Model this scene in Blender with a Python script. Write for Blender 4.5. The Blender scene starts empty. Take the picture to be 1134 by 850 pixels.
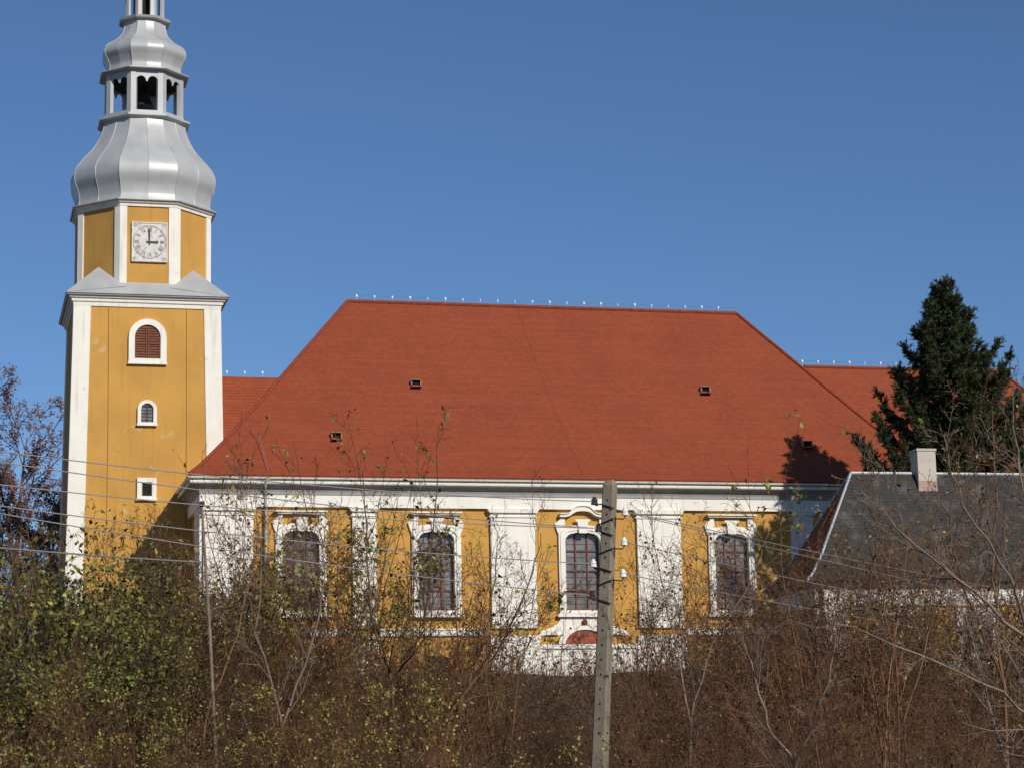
import bpy, math, random
import numpy as np
from math import sin, cos, pi, radians, sqrt, atan2
from mathutils import Vector, Matrix

S = bpy.context.scene
COL = S.collection
# ------------------------------------------------------------------ camera
F_PX, PITCH, ROLL = 2500.0, math.atan(0.175), -0.02
cam_d = bpy.data.cameras.new('camera')
cam = bpy.data.objects.new('camera', cam_d); COL.objects.link(cam)
cam_d.sensor_width = 36.0; cam_d.lens = 36.0 * F_PX / 1134.0
cam_d.clip_start = 0.1; cam_d.clip_end = 20000
cam.matrix_world = (Matrix.Translation((0, 0, 1.6)) @ Matrix.Rotation(pi/2 + PITCH, 4, 'X') @ Matrix.Rotation(ROLL, 4, 'Z'))
S.camera = cam
# ------------------------------------------------------------------ light
SUN_AZ, SUN_EL = radians(144), radians(30)      # clockwise from +Y
w = bpy.data.worlds.new('World'); S.world = w; w.use_nodes = True
nt = w.node_tree; bg = nt.nodes['Background']
sky = nt.nodes.new('ShaderNodeTexSky'); sky.sky_type = 'NISHITA'; sky.sun_disc = False
sky.sun_elevation = SUN_EL; sky.sun_rotation = SUN_AZ
sky.air_density = 1.0; sky.dust_density = 0.0; sky.ozone_density = 7.0; sky.altitude = 1500
nt.links.new(sky.outputs[0], bg.inputs[0]); bg.inputs[1].default_value = 0.086
sd = bpy.data.lights.new('sun', 'SUN'); sd.energy = 4.0; sd.angle = radians(0.53); sd.color = (1.0, 0.93, 0.82)
sun = bpy.data.objects.new('sun', sd); COL.objects.link(sun)
SV = Vector((sin(SUN_AZ)*cos(SUN_EL), cos(SUN_AZ)*cos(SUN_EL), sin(SUN_EL)))
sun.rotation_euler = SV.to_track_quat('Z', 'Y').to_euler(); sun.location = SV * 80
S.view_settings.view_transform = 'Standard'; S.view_settings.look = 'None'
S.view_settings.gamma = 1; S.view_settings.exposure = 0.0; S.view_settings.use_curve_mapping = False
S.render.resolution_x, S.render.resolution_y = 1024, 767

# ------------------------------------------------------------------ materials
def mat(name, col, rough=0.8, var=0.12, scale=3.0, metal=0.0, spec=0.3, bump=0.0, bscale=40.0, streak=None, island=None, stain=None, objvar=None):
    m = bpy.data.materials.new(name); m.use_nodes = True
    n = m.node_tree.nodes; l = m.node_tree.links; p = n['Principled BSDF']
    p.inputs['Roughness'].default_value = rough; p.inputs['Metallic'].default_value = metal
    p.inputs['Specular IOR Level'].default_value = spec
    tc = n.new('ShaderNodeTexCoord')
    def noise(sc, det=6, mp=None):
        t = n.new('ShaderNodeTexNoise'); t.inputs['Scale'].default_value = sc; t.inputs['Detail'].default_value = det
        if mp:
            q = n.new('ShaderNodeMapping'); q.inputs['Scale'].default_value = mp
            l.new(tc.outputs['Object'], q.inputs[0]); l.new(q.outputs[0], t.inputs['Vector'])
        else: l.new(tc.outputs['Object'], t.inputs['Vector'])
        return t.outputs['Fac']
    def mix(a, b, fac, mode='MIX'):
        x = n.new('ShaderNodeMix'); x.data_type = 'RGBA'; x.blend_type = mode
        for sock, v in ((x.inputs[6], a), (x.inputs[7], b)):
            if isinstance(v, tuple): sock.default_value = (*v, 1)
            else: l.new(v, sock)
        if isinstance(fac, float): x.inputs[0].default_value = fac
        else: l.new(fac, x.inputs[0])
        return x.outputs[2]
    def ramp(src, lo, hi):
        r = n.new('ShaderNodeMapRange'); r.inputs[1].default_value = lo; r.inputs[2].default_value = hi
        l.new(src, r.inputs[0]); return r.outputs[0]
    if island:
        g = n.new('ShaderNodeNewGeometry'); cr = n.new('ShaderNodeValToRGB')
        cr.color_ramp.interpolation = 'CONSTANT' if len(island) > 6 else 'LINEAR'
        while len(cr.color_ramp.elements) < len(island): cr.color_ramp.elements.new(0.5)
        for i, c in enumerate(island):
            cr.color_ramp.elements[i].position = i/(len(island)-1); cr.color_ramp.elements[i].color = (*c, 1)
        l.new(g.outputs['Random Per Island'], cr.inputs[0]); c0 = cr.outputs[0]
    else:
        dk = tuple(max(0, c*(1-var)) for c in col); lt = tuple(min(1, c*(1+var)) for c in col)
        c0 = mix(dk, lt, ramp(noise(scale), 0.3, 0.7))
    if streak:   # (colour, amount) vertical weathering marks
        c0 = mix(c0, streak[0], ramp(noise(1.0, 5, (5.0, 5.0, 0.35)), 0.56, 0.56 + 0.35/streak[1]))
    if stain:    # (colour, scale, lo, hi) patches
        c0 = mix(c0, stain[0], ramp(noise(stain[1], 8), stain[2], stain[3]))
    if objvar:   # every plant a little lighter or darker, warmer or cooler
        oi = n.new('ShaderNodeObjectInfo'); r = n.new('ShaderNodeValToRGB')
        r.color_ramp.elements[0].color = (*objvar[0], 1); r.color_ramp.elements[1].color = (*objvar[1], 1); l.new(oi.outputs['Random'], r.inputs[0])
        c0 = mix(c0, r.outputs[0], 1.0, 'MULTIPLY')
    l.new(c0, p.inputs['Base Color'])
    if bump:
        b = n.new('ShaderNodeBump'); b.inputs['Strength'].default_value = bump; b.inputs['Distance'].default_value = 0.02
        l.new(noise(bscale, 4), b.inputs['Height']); l.new(b.outputs[0], p.inputs['Normal'])
    return m

def tile_mat(name, c1, c2, mortar, bw=0.20, bh=0.17, rough=0.75, patch=None):
    m = bpy.data.materials.new(name); m.use_nodes = True
    n = m.node_tree.nodes; l = m.node_tree.links; p = n['Principled BSDF']
    p.inputs['Roughness'].default_value = rough; p.inputs['Specular IOR Level'].default_value = 0.25
    uv = n.new('ShaderNodeUVMap')
    bt = n.new('ShaderNodeTexBrick'); l.new(uv.outputs[0], bt.inputs['Vector'])
    bt.inputs['Color1'].default_value = (*c1, 1); bt.inputs['Color2'].default_value = (*c2, 1); bt.inputs['Mortar'].default_value = (*mortar, 1)
    bt.inputs['Scale'].default_value = 1; bt.inputs['Brick Width'].default_value = bw; bt.inputs['Row Height'].default_value = bh
    bt.inputs['Mortar Size'].default_value = 0.012; bt.inputs['Mortar Smooth'].default_value = 0.6; bt.inputs['Bias'].default_value = -0.1
    nz = n.new('ShaderNodeTexNoise'); nz.inputs['Scale'].default_value = 0.35; nz.inputs['Detail'].default_value = 7
    l.new(uv.outputs[0], nz.inputs['Vector'])
    # bands along the courses
    mp = n.new('ShaderNodeMapping'); mp.inputs['Scale'].default_value = (0.12, 4.0, 1); l.new(uv.outputs[0], mp.inputs[0])
    nb = n.new('ShaderNodeTexNoise'); nb.inputs['Scale'].default_value = 1.0; nb.inputs['Detail'].default_value = 4; l.new(mp.outputs[0], nb.inputs['Vector'])
    ad = n.new('ShaderNodeMath'); ad.operation = 'ADD'; l.new(nz.outputs['Fac'], ad.inputs[0]); l.new(nb.outputs['Fac'], ad.inputs[1])
    mr = n.new('ShaderNodeMapRange'); mr.inputs[1].default_value = 0.7; mr.inputs[2].default_value = 1.3; mr.inputs[3].default_value = 0.89; mr.inputs[4].default_value = 1.08
    l.new(ad.outputs[0], mr.inputs[0])
    mx = n.new('ShaderNodeMix'); mx.data_type = 'RGBA'; mx.blend_type = 'MULTIPLY'; mx.inputs[0].default_value = 1
    l.new(bt.outputs[0], mx.inputs[6]); l.new(mr.outputs[0], mx.inputs[7])
    out = mx.outputs[2]
    if patch:
        n2 = n.new('ShaderNodeTexNoise'); n2.inputs['Scale'].default_value = patch[1]; n2.inputs['Detail'].default_value = 9; l.new(uv.outputs[0], n2.inputs['Vector'])
        r2 = n.new('ShaderNodeMapRange'); r2.inputs[1].default_value = patch[2]; r2.inputs[2].default_value = patch[3]; l.new(n2.outputs['Fac'], r2.inputs[0])
        m2 = n.new('ShaderNodeMix'); m2.data_type = 'RGBA'; l.new(r2.outputs[0], m2.inputs[0]); l.new(out, m2.inputs[6]); m2.inputs[7].default_value = (*patch[0], 1)
        out = m2.outputs[2]
    l.new(out, p.inputs['Base Color'])
    # each course tilts: saw-tooth height
    sx = n.new('ShaderNodeSeparateXYZ'); l.new(uv.outputs[0], sx.inputs[0])
    md = n.new('ShaderNodeMath'); md.operation = 'MODULO'; md.inputs[1].default_value = bh; l.new(sx.outputs['Y'], md.inputs[0])
    iv = n.new('ShaderNodeMath'); iv.operation = 'MULTIPLY'; iv.inputs[1].default_value = -0.11; l.new(md.outputs[0], iv.inputs[0])
    bp = n.new('ShaderNodeBump'); bp.inputs['Strength'].default_value = 0.8; bp.inputs['Distance'].default_value = 1.0
    l.new(iv.outputs[0], bp.inputs['Height']); l.new(bp.outputs[0], p.inputs['Normal'])
    return m

M = {}
M['ochre'] = mat('ochre_plaster', (0.53, 0.287, 0.068), 0.9, 0.10, 0.6, bump=0.25, bscale=25, streak=((0.40, 0.225, 0.065), 1.2), stain=((0.60, 0.43, 0.22), 1.3, 0.66, 0.78))
M['white'] = mat('white_limewash', (0.80, 0.77, 0.70), 0.9, 0.05, 1.2, bump=0.2, bscale=25, streak=((0.55, 0.52, 0.45), 1.3), stain=((0.55, 0.51, 0.45), 2.2, 0.66, 0.78))
M['cornice'] = mat('cornice_grey', (0.33, 0.32, 0.30), 0.9, 0.15, 1.5, streak=((0.36, 0.34, 0.30), 1.0))  # streaked grey, darker than the white mouldings above and below the cove
M['tile'] = tile_mat('red_clay_tile', (0.282, 0.063, 0.025), (0.244, 0.052, 0.020), (0.208, 0.044, 0.018), patch=((0.22, 0.052, 0.024), 0.5, 0.58, 0.9))
M['hiptile'] = mat('ridge_tile', (0.225, 0.046, 0.021), 0.75, 0.2, 6)
M['silver'] = mat('silver_painted_sheet', (0.44, 0.45, 0.45), 0.42, 0.10, 1.0, metal=0.12, spec=0.5, bump=0.12, bscale=2.5, streak=((0.40, 0.41, 0.42), 0.7))
M['zinc'] = mat('dull_zinc', (0.42, 0.43, 0.45), 0.5, 0.1, 2, metal=0.3)
M['rust_red'] = mat('red_brown_paint', (0.16, 0.055, 0.033), 0.7, 0.2, 6)
M['brown_wood'] = mat('brown_shutter_wood', (0.17, 0.058, 0.03), 0.7, 0.25, 9)
M['glass'] = mat('dusty_glass', (0.17, 0.163, 0.16), 0.12, 0.45, 2.5, spec=0.6, bump=0.05, bscale=2)
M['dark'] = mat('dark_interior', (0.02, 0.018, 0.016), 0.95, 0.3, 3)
M['blackiron'] = mat('black_iron', (0.025, 0.023, 0.022), 0.5, 0.2, 8)
M['clockwhite'] = mat('weathered_clock_board', (0.66, 0.64, 0.60), 0.8, 0.1, 3, stain=((0.40, 0.38, 0.35), 4.0, 0.56, 0.68))
M['clockhand'] = mat('faded_black_hand', (0.07, 0.065, 0.06), 0.7, 0.2, 8)
M['faded'] = mat('faded_grey_paint', (0.26, 0.25, 0.235), 0.85, 0.4, 5, stain=((0.50, 0.48, 0.45), 6.0, 0.54, 0.64))
M['nicheRed'] = mat('red_niche_paint', (0.33, 0.085, 0.05), 0.85, 0.2, 4, stain=((0.06, 0.03, 0.03), 3.0, 0.56, 0.64))
M['slate'] = tile_mat('grey_slate', (0.046, 0.042, 0.039), (0.037, 0.034, 0.032), (0.031, 0.029, 0.027), 0.22, 0.13, 0.7, patch=((0.14, 0.13, 0.115), 1.6, 0.54, 0.82))
M['chimney'] = mat('chimney_render', (0.52, 0.46, 0.40), 0.9, 0.1, 2, stain=((0.30, 0.24, 0.2), 2.0, 0.56, 0.75))
M['brick'] = mat('pale_pink_brick', (0.42, 0.29, 0.235), 0.9, 0.2, 8)
M['concrete'] = mat('pole_concrete', (0.225, 0.185, 0.135), 0.92, 0.16, 4, bump=0.5, bscale=30, streak=((0.20, 0.18, 0.155), 0.9), stain=((0.14, 0.125, 0.11), 5.0, 0.6, 0.72))
M['porcelain'] = mat('white_porcelain', (0.80, 0.80, 0.78), 0.2, 0.05, 8, spec=0.6)
M['porcelain_dark'] = mat('brown_porcelain', (0.05, 0.04, 0.035), 0.2, 0.2, 8, spec=0.6)
M['wire'] = mat('aluminium_wire', (0.30, 0.28, 0.26), 0.5, 0.1, 8, metal=0.3)
M['whiteclip'] = mat('white_ridge_clip', (0.85, 0.85, 0.83), 0.4, 0.02, 3)
M['ground'] = mat('autumn_bank_soil', (0.085, 0.062, 0.036), 1.0, 0.3, 0.5, bump=0.6, bscale=8, stain=((0.055, 0.04, 0.024), 0.8, 0.5, 0.65))
M['bark'] = mat('brown_bark', (0.085, 0.055, 0.042), 0.9, 0.3, 8, island=[(0.05, 0.034, 0.024), (0.11, 0.072, 0.046), (0.07, 0.042, 0.028), (0.16, 0.105, 0.062)], objvar=((0.50, 0.48, 0.46), (1.65, 1.48, 1.22)))
M['redbark'] = mat('red_brown_twigs', (0.115, 0.058, 0.042), 0.75, 0.3, 6, island=[(0.055, 0.028, 0.018), (0.14, 0.068, 0.036), (0.09, 0.045, 0.026), (0.20, 0.115, 0.062), (0.11, 0.045, 0.028)], objvar=((0.50, 0.48, 0.46), (1.65, 1.48, 1.22)))
M['palebark'] = mat('pale_brown_bark', (0.20, 0.145, 0.11), 0.85, 0.3, 6)
M['farbark'] = mat('purple_brown_bark', (0.175, 0.098, 0.075), 0.9, 0.25, 6)
M['weed'] = mat('dry_weed_stems', (0.17, 0.125, 0.075), 0.9, 0.3, 3, island=[(0.10, 0.065, 0.04), (0.20, 0.145, 0.085), (0.06, 0.045, 0.03), (0.14, 0.095, 0.055), (0.29, 0.22, 0.13)])
LEAVES = {
 'green': [(0.045, 0.055, 0.018), (0.12, 0.13, 0.03), (0.07, 0.08, 0.02), (0.24, 0.24, 0.06), (0.035, 0.045, 0.015), (0.12, 0.10, 0.03)],
 'yellow': [(0.17, 0.19, 0.04), (0.30, 0.31, 0.07), (0.09, 0.10, 0.03), (0.20, 0.15, 0.05), (0.12, 0.07, 0.03), (0.16, 0.18, 0.05)],
 'brown': [(0.11, 0.055, 0.03), (0.08, 0.05, 0.028), (0.15, 0.14, 0.045), (0.13, 0.06, 0.035), (0.06, 0.04, 0.025), (0.10, 0.10, 0.03)],
 'red': [(0.23, 0.105, 0.08), (0.17, 0.085, 0.07), (0.24, 0.125, 0.085), (0.15, 0.085, 0.07)],
 'spruce': [(0.020, 0.034, 0.012), (0.040, 0.058, 0.019), (0.060, 0.072, 0.024), (0.022, 0.032, 0.013), (0.065, 0.055, 0.024)]}
for k, v in LEAVES.items(): M['leaf_'+k] = mat(k+'_leaves', v[0], 0.6, island=v, spec=0.3, objvar=None if k in ('spruce', 'red') else ((0.75, 0.8, 0.75), (1.45, 1.35, 1.1)))

# ------------------------------------------------------------------ mesh builder
class MB:
    def __init__(s): s.v = []; s.f = []; s.mi = []; s.uv = {}; s.cur = 0
    def face(s, idx, uv=None):
        s.f.append(tuple(idx)); s.mi.append(s.cur)
        if uv: s.uv[len(s.f)-1] = uv
    def add(s, pts): b = len(s.v); s.v += [tuple(p) for p in pts]; return b
    def box(s, x0, x1, y0, y1, z0, z1):
        b = s.add([(x0,y0,z0),(x1,y0,z0),(x1,y1,z0),(x0,y1,z0),(x0,y0,z1),(x1,y0,z1),(x1,y1,z1),(x0,y1,z1)])
        for q in ((0,3,2,1),(4,5,6,7),(0,1,5,4),(1,2,6,5),(2,3,7,6),(3,0,4,7)): s.face([b+i for i in q])
        return s
    def frustum(s, lo, hi):      # (x0,x1,y0,y1,z)
        b = s.add([(lo[0],lo[2],lo[4]),(lo[1],lo[2],lo[4]),(lo[1],lo[3],lo[4]),(lo[0],lo[3],lo[4]),(hi[0],hi[2],hi[4]),(hi[1],hi[2],hi[4]),(hi[1],hi[3],hi[4]),(hi[0],hi[3],hi[4])])
        for q in ((0,3,2,1),(4,5,6,7),(0,1,5,4),(1,2,6,5),(2,3,7,6),(3,0,4,7)): s.face([b+i for i in q])
        return s
    def prism(s, poly, y0, y1):  # polygon in x,z (counter-clockwise seen from -y), extruded along y
        n = len(poly); b = s.add([(x, y0, z) for x, z in poly] + [(x, y1, z) for x, z in poly])
        s.face([b+i for i in range(n)]); s.face([b+n+i for i in reversed(range(n))])
        for i in range(n): j = (i+1) % n; s.face([b+j, b+i, b+n+i, b+n+j])
        return s
    def ring(s, inn, out, y0, y1, closed=True):   # frame between two outlines of equal count
        n = len(inn); b = s.add([(x,y0,z) for x,z in inn]+[(x,y0,z) for x,z in out]+[(x,y1,z) for x,z in inn]+[(x,y1,z) for x,z in out])
        for i in range(n if closed else n-1):
            j = (i+1) % n
            s.face([b+n+i,b+n+j,b+j,b+i]); s.face([b+2*n+i,b+2*n+j,b+3*n+j,b+3*n+i])
            s.face([b+i,b+j,b+2*n+j,b+2*n+i]); s.face([b+3*n+i,b+3*n+j,b+n+j,b+n+i])
        if not closed:
            for i in (0, n-1): s.face([b+i,b+n+i,b+3*n+i,b+2*n+i])
        return s
    def sweep(s, x0, x1, y0, y1, prof, closed=True):     # rectangular moulding; prof = (offset, z)
        loops = [s.add([(x0-o,y0-o,z),(x1+o,y0-o,z),(x1+o,y1+o,z),(x0-o,y1+o,z)]) for o, z in prof]
        m = len(loops)
        for k in range(m if closed else m-1):
            a, c = loops[k], loops[(k+1) % m]
            for i in range(4): j = (i+1) % 4; s.face([a+i,a+j,c+j,c+i])
        return s
    def lathe(s, cx, cy, prof, n=8, ph=pi/8, cap=True):
        L = [s.add([(cx+r*cos(ph+2*pi*i/n), cy+r*sin(ph+2*pi*i/n), z) for i in range(n)]) for r, z in prof]
        for k in range(len(L)-1):
            for i in range(n): j = (i+1) % n; s.face([L[k]+i,L[k]+j,L[k+1]+j,L[k+1]+i])
        if cap: s.face([L[0]+i for i in reversed(range(n))]); s.face([L[-1]+i for i in range(n)])
        return s
    def tube(s, pts, r, n=6, cap=True):
        pts = [Vector(p) for p in pts]; rs = r if isinstance(r, (list, tuple)) else [r]*len(pts)
        L = []
        for i, p in enumerate(pts):
            t = (pts[min(i+1, len(pts)-1)] - pts[max(i-1, 0)]).normalized()
            a = t.orthogonal().normalized() if abs(t.z) > 0.95 else t.cross(Vector((0,0,1))).normalized()
            c = t.cross(a)
            L.append(s.add([p + (a*cos(2*pi*k/n)+c*sin(2*pi*k/n))*rs[i] for k in range(n)]))
        for q in range(len(L)-1):
            for i in range(n): j = (i+1) % n; s.face([L[q]+i,L[q+1]+i,L[q+1]+j,L[q]+j])
        if cap: s.face([L[0]+i for i in range(n)]); s.face([L[-1]+i for i in reversed(range(n))])
        return s
    def build(s, name, mats, parent=None, smooth=False, loc=None, rot=None):
        me = bpy.data.meshes.new(name); me.from_pydata(s.v, [], s.f)
        if not isinstance(mats, (list, tuple)): mats = [mats]
        for m in mats: me.materials.append(m)
        me.polygons.foreach_set('material_index', s.mi)
        if smooth: me.polygons.foreach_set('use_smooth', [True]*len(s.f))
        if s.uv:
            u = me.uv_layers.new(name='UVMap')
            for fi, co in s.uv.items():
                p = me.polygons[fi]
                for li, c in zip(p.loop_indices, co): u.data[li].uv = c
        me.validate(); me.update()
        o = bpy.data.objects.new(name, me); COL.objects.link(o)
        if parent: o.parent = parent
        if loc: o.location = loc
        if rot: o.rotation_euler = rot
        return o

def fix_normals(o):
    import bmesh
    b = bmesh.new(); b.from_mesh(o.data); bmesh.ops.recalc_face_normals(b, faces=b.faces); b.to_mesh(o.data); b.free()
def tag(o, label, cat, group=None, kind=None):
    if label: o['label'] = label
    if cat: o['category'] = cat
    if group: o['group'] = group
    if kind: o['kind'] = kind
    return o
def empty(name, loc, rz=0.0):
    o = bpy.data.objects.new(name, None); COL.objects.link(o); o.location = loc; o.rotation_euler = (0, 0, rz); return o
def dup(o, parent=None, loc=None):
    c = o.copy(); COL.objects.link(c); c.parent = parent
    if loc is not None: c.location = loc
    for ch in list(o.children): dup(ch, c)
    return c

# camera-model helper: the world point at depth Y seen at a photo pixel (used to survey positions)
_R = np.array(cam.matrix_world.to_3x3())
def at(px, py, Y):
    d = _R @ np.array([(px-567)/F_PX, -(py-425)/F_PX, -1.0])
    return Vector((d[0]*Y/d[1], Y, 1.6 + d[2]*Y/d[1]))

# ------------------------------------------------------------------ terrain
def sm(t): t = min(1, max(0, t)); return t*t*(3-2*t)
def gz(x, y):
    k = sm((x-4)/12)
    a = 5.95*sm((y-44)/54); b = 5.95*sm((y-52)/46)
    r = a*(1-k)+b*k
    return r + 0.12*sin(x*0.7+y*0.3)*sm((y-20)/20)*(1-sm((y-90)/20)) - 0.5*sm((30-y)/20)
def axis(lim, fine, lo, hi, step):
    a = list(np.arange(lo, hi, step)); o = [-4000, -1500, -500, -200, -100]
    return [q for q in o if q < lo-20] + a + [q for q in (hi+20, 200, 500, 1500, 4000) if q > hi]
g = MB(); X = axis(0, 0, -45, 45, 1.5); Y = axis(0, 0, -10, 125, 1.5)
idx = [[g.add([(x, y, gz(x, y))]) for x in X] for y in Y]
for j in range(len(Y)-1):
    for i in range(len(X)-1): g.face([idx[j][i], idx[j][i+1], idx[j+1][i+1], idx[j+1][i]])
tag(g.build('ground', M['ground'], smooth=True), None, None, kind='structure')

# ================================================================== CHURCH
TH = radians(14)
ch = empty('church', (2.9475, 100.0, 6.0), TH)
tag(ch, 'ochre and white baroque church with steep red tiled roof and silver onion domed clock tower', 'church')
Z0 = 6.0
def B(mb, name, mats, parent=ch, smooth=False, fix=True):
    """build a mesh given with absolute heights, hung under the church"""
    o = mb.build(name, mats, parent, smooth)
    if parent is ch: o.location = (0, 0, -Z0)
    if fix: fix_normals(o)
    return o
UL, UR, VD = -16.75, 16.95, 14.2
# --- nave walls with real window openings
WIN = [(-12.56, 'flat'), (-6.61, 'flat'), (0.02, 'arch'), (7.0, 'flat'), (13.3, 'flat')]
WZ0, WZ1, WH = 8.86, 12.42, 0.84
nw = MB()
xs = [UL]
for c, _ in WIN: xs += [c-WH, c+WH]
xs.append(UR)
for i in range(0, len(xs), 2): nw.box(xs[i], xs[i+1], 0, 0.7, 5.0, 14.0)
for c, _ in WIN: nw.box(c-WH, c+WH, 0, 0.7, 5.0, WZ0); nw.box(c-WH, c+WH, 0, 0.7, WZ1, 14.0)
nw.box(UL, UL+0.7, 0.7, VD, 5.0, 14.0); nw.box(UR-0.7, UR, 0.7, VD, 5.0, 14.0); nw.box(UL+0.7, UR-0.7, VD-0.7, VD, 5.0, 14.0)
nave = B(nw, 'nave_wall', M['ochre'], fix=False)
# --- pilasters (capital moulding and pedestal in one mesh)
def pilaster(c, hw, d=0.16):
    p = MB()
    p.box(c-hw, c+hw, -d, -0.002, 8.12, 13.18)
    p.box(c-hw-0.06, c+hw+0.06, -d-0.05, -0.003, 12.98, 13.06)
    p.prism([(c-hw-0.05, 13.18), (c+hw+0.05, 13.18), (c+hw+0.16, 13.34), (c-hw-0.16, 13.34)], -d-0.12, -0.002)
    p.box(c-hw-0.10, c+hw+0.10, -d-0.06, -0.002, 7.42, 7.80)
    p.box(c-hw-0.14, c+hw+0.14, -d-0.09, -0.002, 5.2, 7.42)
    return B(p, 'pilaster', M['white'], nave)
for c, hw in ((-15.69, 1.06), (-9.8, 0.52), (-3.15, 1.02), (3.57, 1.02), (10.4, 0.52), (15.9, 1.03)): pilaster(c, hw)
for v0, v1 in ((0.0, 2.1), (12.0, VD)):
    sp = MB(); sp.box(UL-0.16, UL-0.002, v0, v1, 5.2, 13.34); B(sp, 'side_pilaster', M['white'], nave)
# --- frieze and cornice
fz = MB(); fz.sweep(UL, UR, 0, VD, [(0.004, 13.36), (0.17, 13.36), (0.17, 13.88), (0.004, 13.88)])
B(fz, 'frieze', M['white'], nave)
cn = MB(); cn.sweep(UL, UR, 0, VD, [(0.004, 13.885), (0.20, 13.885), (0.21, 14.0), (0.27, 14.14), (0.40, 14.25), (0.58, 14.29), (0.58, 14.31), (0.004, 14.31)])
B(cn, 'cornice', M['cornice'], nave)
gt = MB(); gt.sweep(UL, UR, 0, VD, [(0.47, 14.505), (0.69, 14.505), (0.73, 14.58), (0.47, 14.585)])
B(gt, 'gutter', M['white'], nave)
lt = MB(); lt.sweep(UL, UR, 0, VD, [(0.004, 14.312), (0.60, 14.312), (0.62, 14.36), (0.62, 14.42), (0.45, 14.43), (0.45, 14.50), (0.004, 14.50)]); 
B(lt, 'crown_moulding', M['white'], nave)
# --- string course between pilasters
for a, b in ((-14.63, -10.33), (-9.27, -4.19), (4.62, 9.86), (10.94, 14.8)):
    sc = MB(); sc.box(a+0.1, b-0.1, -0.12, -0.002, 7.80, 8.10); sc.box(a+0.1, b-0.1, -0.16, -0.121, 8.04, 8.12)
    B(sc, 'string_course', M['white'], nave)
# --- cellar openings under the string course
for c in (-12.5, -6.55, 7.0):
    a = MB(); pts = [(c-0.55, 5.3), (c+0.55, 5.3)] + [(c+0.55*cos(t), 6.55+0.45*sin(t)) for t in np.linspace(0, pi, 9)]
    a.prism(pts, -0.03, -0.002); B(a, 'cellar_window', M['dark'], nave)
# --- windows
def seg_arch(c, hw, z0, zs, rise, n=12):   # outline, counter-clockwise from bottom left
    return [(c-hw, z0), (c+hw, z0)] + [(c+hw*cos(t), zs+rise*sin(t)) for t in np.linspace(0, pi, n)]
def nave_window(c, kind):
    s = MB(); n = 12; hw = 0.80
    # opening with rounded upper corners and a nearly flat head
    def outl(hw, z0, zc, zt, rr):
        pts = [(c-hw, z0), (c+hw, z0), (c+hw, zc)]
        for t in np.linspace(0, pi/2, 5)[1:]: pts.append((c+hw-rr+rr*cos(t), zc+(zt-zc)*0.8*sin(t)))
        for t in np.linspace(-1, 1, 7)[1:-1]: pts.append((c-(hw-rr)*t*1.0, zt-(zt-zc)*0.2*abs(t)))
        for t in np.linspace(pi/2, pi, 5)[:-1]: pts.append((c-hw+rr+rr*cos(t), zc+(zt-zc)*0.8*sin(t)))
        pts.append((c-hw, zc)); return pts
    inn = outl(hw, 8.90, 11.95, 12.40, 0.42)
    out = outl(1.10, 8.70, 12.25, 12.68, 0.20)
    s.ring(inn, out, -0.13, 0.30)
    fil = outl(1.03, 8.76, 12.2, 12.60, 0.22); fin = outl(0.90, 8.84, 12.05, 12.48, 0.38)
    s.ring(fin, fil, -0.17, -0.131)
    # sill
    s.box(c-1.22, c+1.22, -0.26, -0.131, 8.60, 8.74)
    # ears running up to the hood
    for q in (-1, 1):
        s.prism([(c+q*a, b) for a, b in (((0.80, 12.70), (1.12, 12.30), (1.26, 12.72), (0.98, 12.95), (0.98, 13.10), (0.80, 13.10)) if q > 0 else ((0.80, 13.10), (0.98, 13.10), (0.98, 12.95), (1.26, 12.72), (1.12, 12.30), (0.80, 12.70)))], -0.12, -0.003)
    # keystone
    s.prism([(c-0.18, 12.30), (c+0.18, 12.30), (c+0.24, 12.80), (c+0.34, 12.86), (c+0.34, 12.92), (c-0.34, 12.92), (c-0.34, 12.86), (c-0.24, 12.80)], -0.24, -0.171)
    o = B(s, 'window', M['white'], nave)
    h = MB()
    if kind == 'arch':
        N = 15
        top = lambda r0, zb: [(c+x, zb + r0*math.exp(-(x/0.52)**4)) for x in np.linspace(-1.05, 1.05, N)]
        h.ring(top(0.26, 13.02), top(0.34, 13.12), -0.28, -0.003, closed=False)
        h.ring(top(0.36, 13.13), top(0.38, 13.17), -0.34, -0.003, closed=False)
    else:
        h.box(c-1.08, c+1.08, -0.24, -0.004, 13.06, 13.13); h.box(c-1.16, c+1.16, -0.32, -0.003, 13.131, 13.19)
    B(h, 'window_hood', M['white'], o)
    gl = MB(); rr = random.Random(int(c*10)); gl.box(c-0.82, c+0.82, 0.225, 0.23, 8.88, 12.41)
    gx = [-0.82, -0.27, 0.27, 0.82]; gzs = [8.88, 9.78, 10.66, 11.55, 12.41]
    for a_ in range(3):
        for b_ in range(4):
            e = [rr.uniform(0.201, 0.219) for _ in range(4)]
            q = gl.add([(c+gx[a_], e[0], gzs[b_]), (c+gx[a_+1], e[1], gzs[b_]), (c+gx[a_+1], e[2], gzs[b_+1]), (c+gx[a_], e[0]+e[2]-e[1], gzs[b_+1])]); gl.face([q, q+1, q+2, q+3])
    B(gl, 'window_pane', M['glass'], o)
    b = MB()
    for x in (-0.775, -0.27, 0.27, 0.775): b.box(c+x-0.028, c+x+0.028, 0.145, 0.198, 8.905, 12.36)
    for z in (8.95, 9.78, 10.66, 11.55): b.box(c-0.79, c+0.79, 0.135, 0.144, z-0.03, z+0.03)
    for x in (-0.52, 0, 0.52):     # the thin leading of the panes
        for z in (9.2, 9.5, 10.08, 10.38, 10.96, 11.26, 11.85): b.box(c+x-0.24, c+x+0.24, 0.188, 0.199, z-0.006, z+0.006)
    B(b, 'window_bars', M['rust_red'], o)
for c, k in WIN: nave_window(c, k)
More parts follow.
